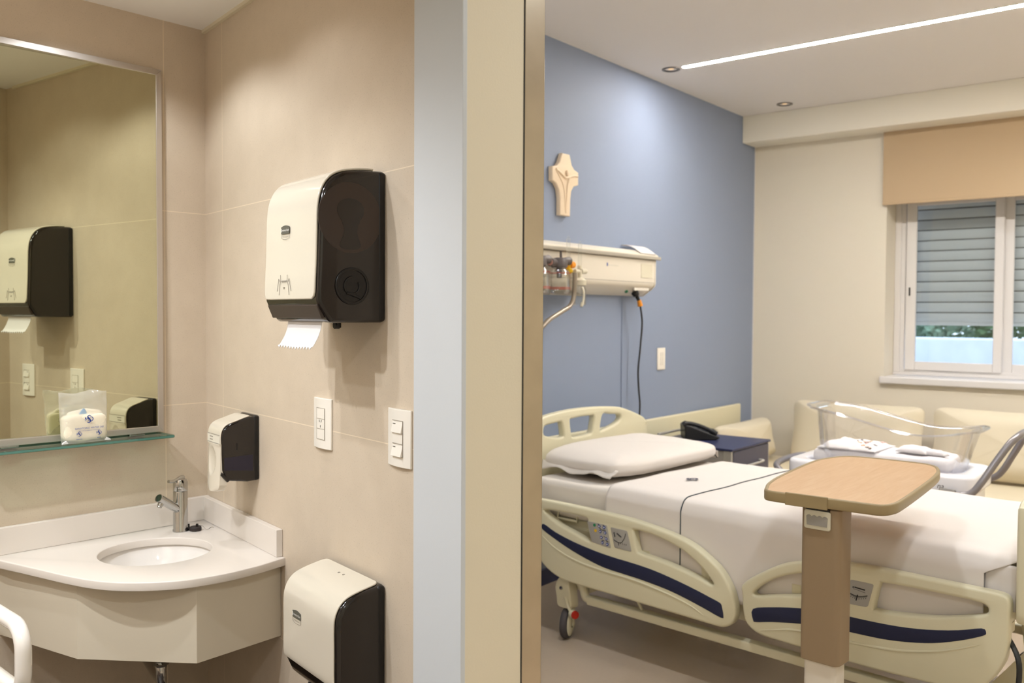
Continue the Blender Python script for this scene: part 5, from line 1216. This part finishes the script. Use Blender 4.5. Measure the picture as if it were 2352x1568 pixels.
for m, num, sd_ in (('gauge_grey', 9, 1), ('pink_ink', 5, 2), ('orange_plastic', 5, 3)):
    r2 = random.Random(sd_); mb = MB()
    for i in range(num):
        u, v = r2.uniform(0.45, 0.9), r2.uniform(0.05, 0.85)
        for k in range(4):
            p = blk(min(0.97, u + r2.uniform(-0.03, 0.03)), min(0.97, max(0.03, v + r2.uniform(-0.05, 0.05))))
            mb.sphere((p[0], p[1], p[2] + 0.004), (r2.uniform(0.003, 0.008), r2.uniform(0.003, 0.007), 0.002), 8, 5)
    obj('animal_print', mb, m, bk)
bs_ = thing('baby_bodysuit', 'small folded white baby garment lying on the bassinet mattress', 'baby clothes', T(-1.22, 4.93, 0.846) @ Matrix.Rotation(math.radians(-12), 4, 'Z'))
mb = MB()
def gar(cx_, cy_, wx, wy, h, seed):
    def f(u, v):
        e = (1 - abs(2 * u - 1) ** 4) * (1 - abs(2 * v - 1) ** 4)
        return (cx_ + wx * (u - 0.5), cy_ + wy * (v - 0.5), 0.001 + h * e ** 0.6 + 0.006 * noise.noise(Vector((u * 5, v * 5, seed))) * e)
    return MB().grid(f, 20, 16)
obj('garment_body', gar(-0.03, 0.0, 0.16, 0.11, 0.030, 1), 'baby_white', bs_, sm=80, solid=0.003)
obj('garment_leg', gar(0.075, -0.012, 0.13, 0.05, 0.022, 2), 'baby_white', bs_, sm=80, solid=0.003)

# ------------------------------------------------------------------ world, camera, view
wd = bpy.data.worlds.new('World'); SC.world = wd; wd.use_nodes = True
wd.node_tree.nodes['Background'].inputs[0].default_value = (0.72, 0.83, 1.0, 1)
wd.node_tree.nodes['Background'].inputs[1].default_value = 4.0
cam = bpy.data.cameras.new('Camera'); co = bpy.data.objects.new('Camera', cam); COL.objects.link(co); SC.camera = co
F = 2073.0; cam.sensor_width = 36; cam.lens = 36 * F / 2352; cam.clip_start = 0.05
yb, pt_, ro = math.radians(38.4), math.radians(1.764), math.radians(0.302)
fwd = Vector((-math.sin(yb), math.cos(yb), 0)); right = Vector((math.cos(yb), math.sin(yb), 0)); up = Vector((0, 0, 1))
f_ = fwd * math.cos(pt_) - up * math.sin(pt_); d_ = -fwd * math.sin(pt_) - up * math.cos(pt_)
# image x axis and y(down) axis with the small roll
ix = right * math.cos(ro) - d_ * math.sin(ro); iy = right * math.sin(ro) + d_ * math.cos(ro)
co.matrix_world = Matrix(((ix.x, -iy.x, -f_.x, 0), (ix.y, -iy.y, -f_.y, 0), (ix.z, -iy.z, -f_.z, 1.55), (0, 0, 0, 1)))
cam.dof.use_dof = True; cam.dof.focus_distance = 2.45; cam.dof.aperture_fstop = 3.8
SC.view_settings.view_transform = 'Standard'; SC.view_settings.look = 'None'; SC.view_settings.gamma = 1.0; SC.view_settings.use_curve_mapping = False
SC.view_settings.exposure = 0.04
SC.cycles.use_denoising = True
SC.cycles.use_adaptive_sampling = True; SC.cycles.adaptive_threshold = 0.03
SC.cycles.max_bounces = 10; SC.cycles.diffuse_bounces = 5; SC.cycles.glossy_bounces = 5; SC.cycles.transparent_max_bounces = 16; SC.cycles.caustics_reflective = True; SC.cycles.caustics_refractive = False
SC.cycles.sample_clamp_indirect = 8.0
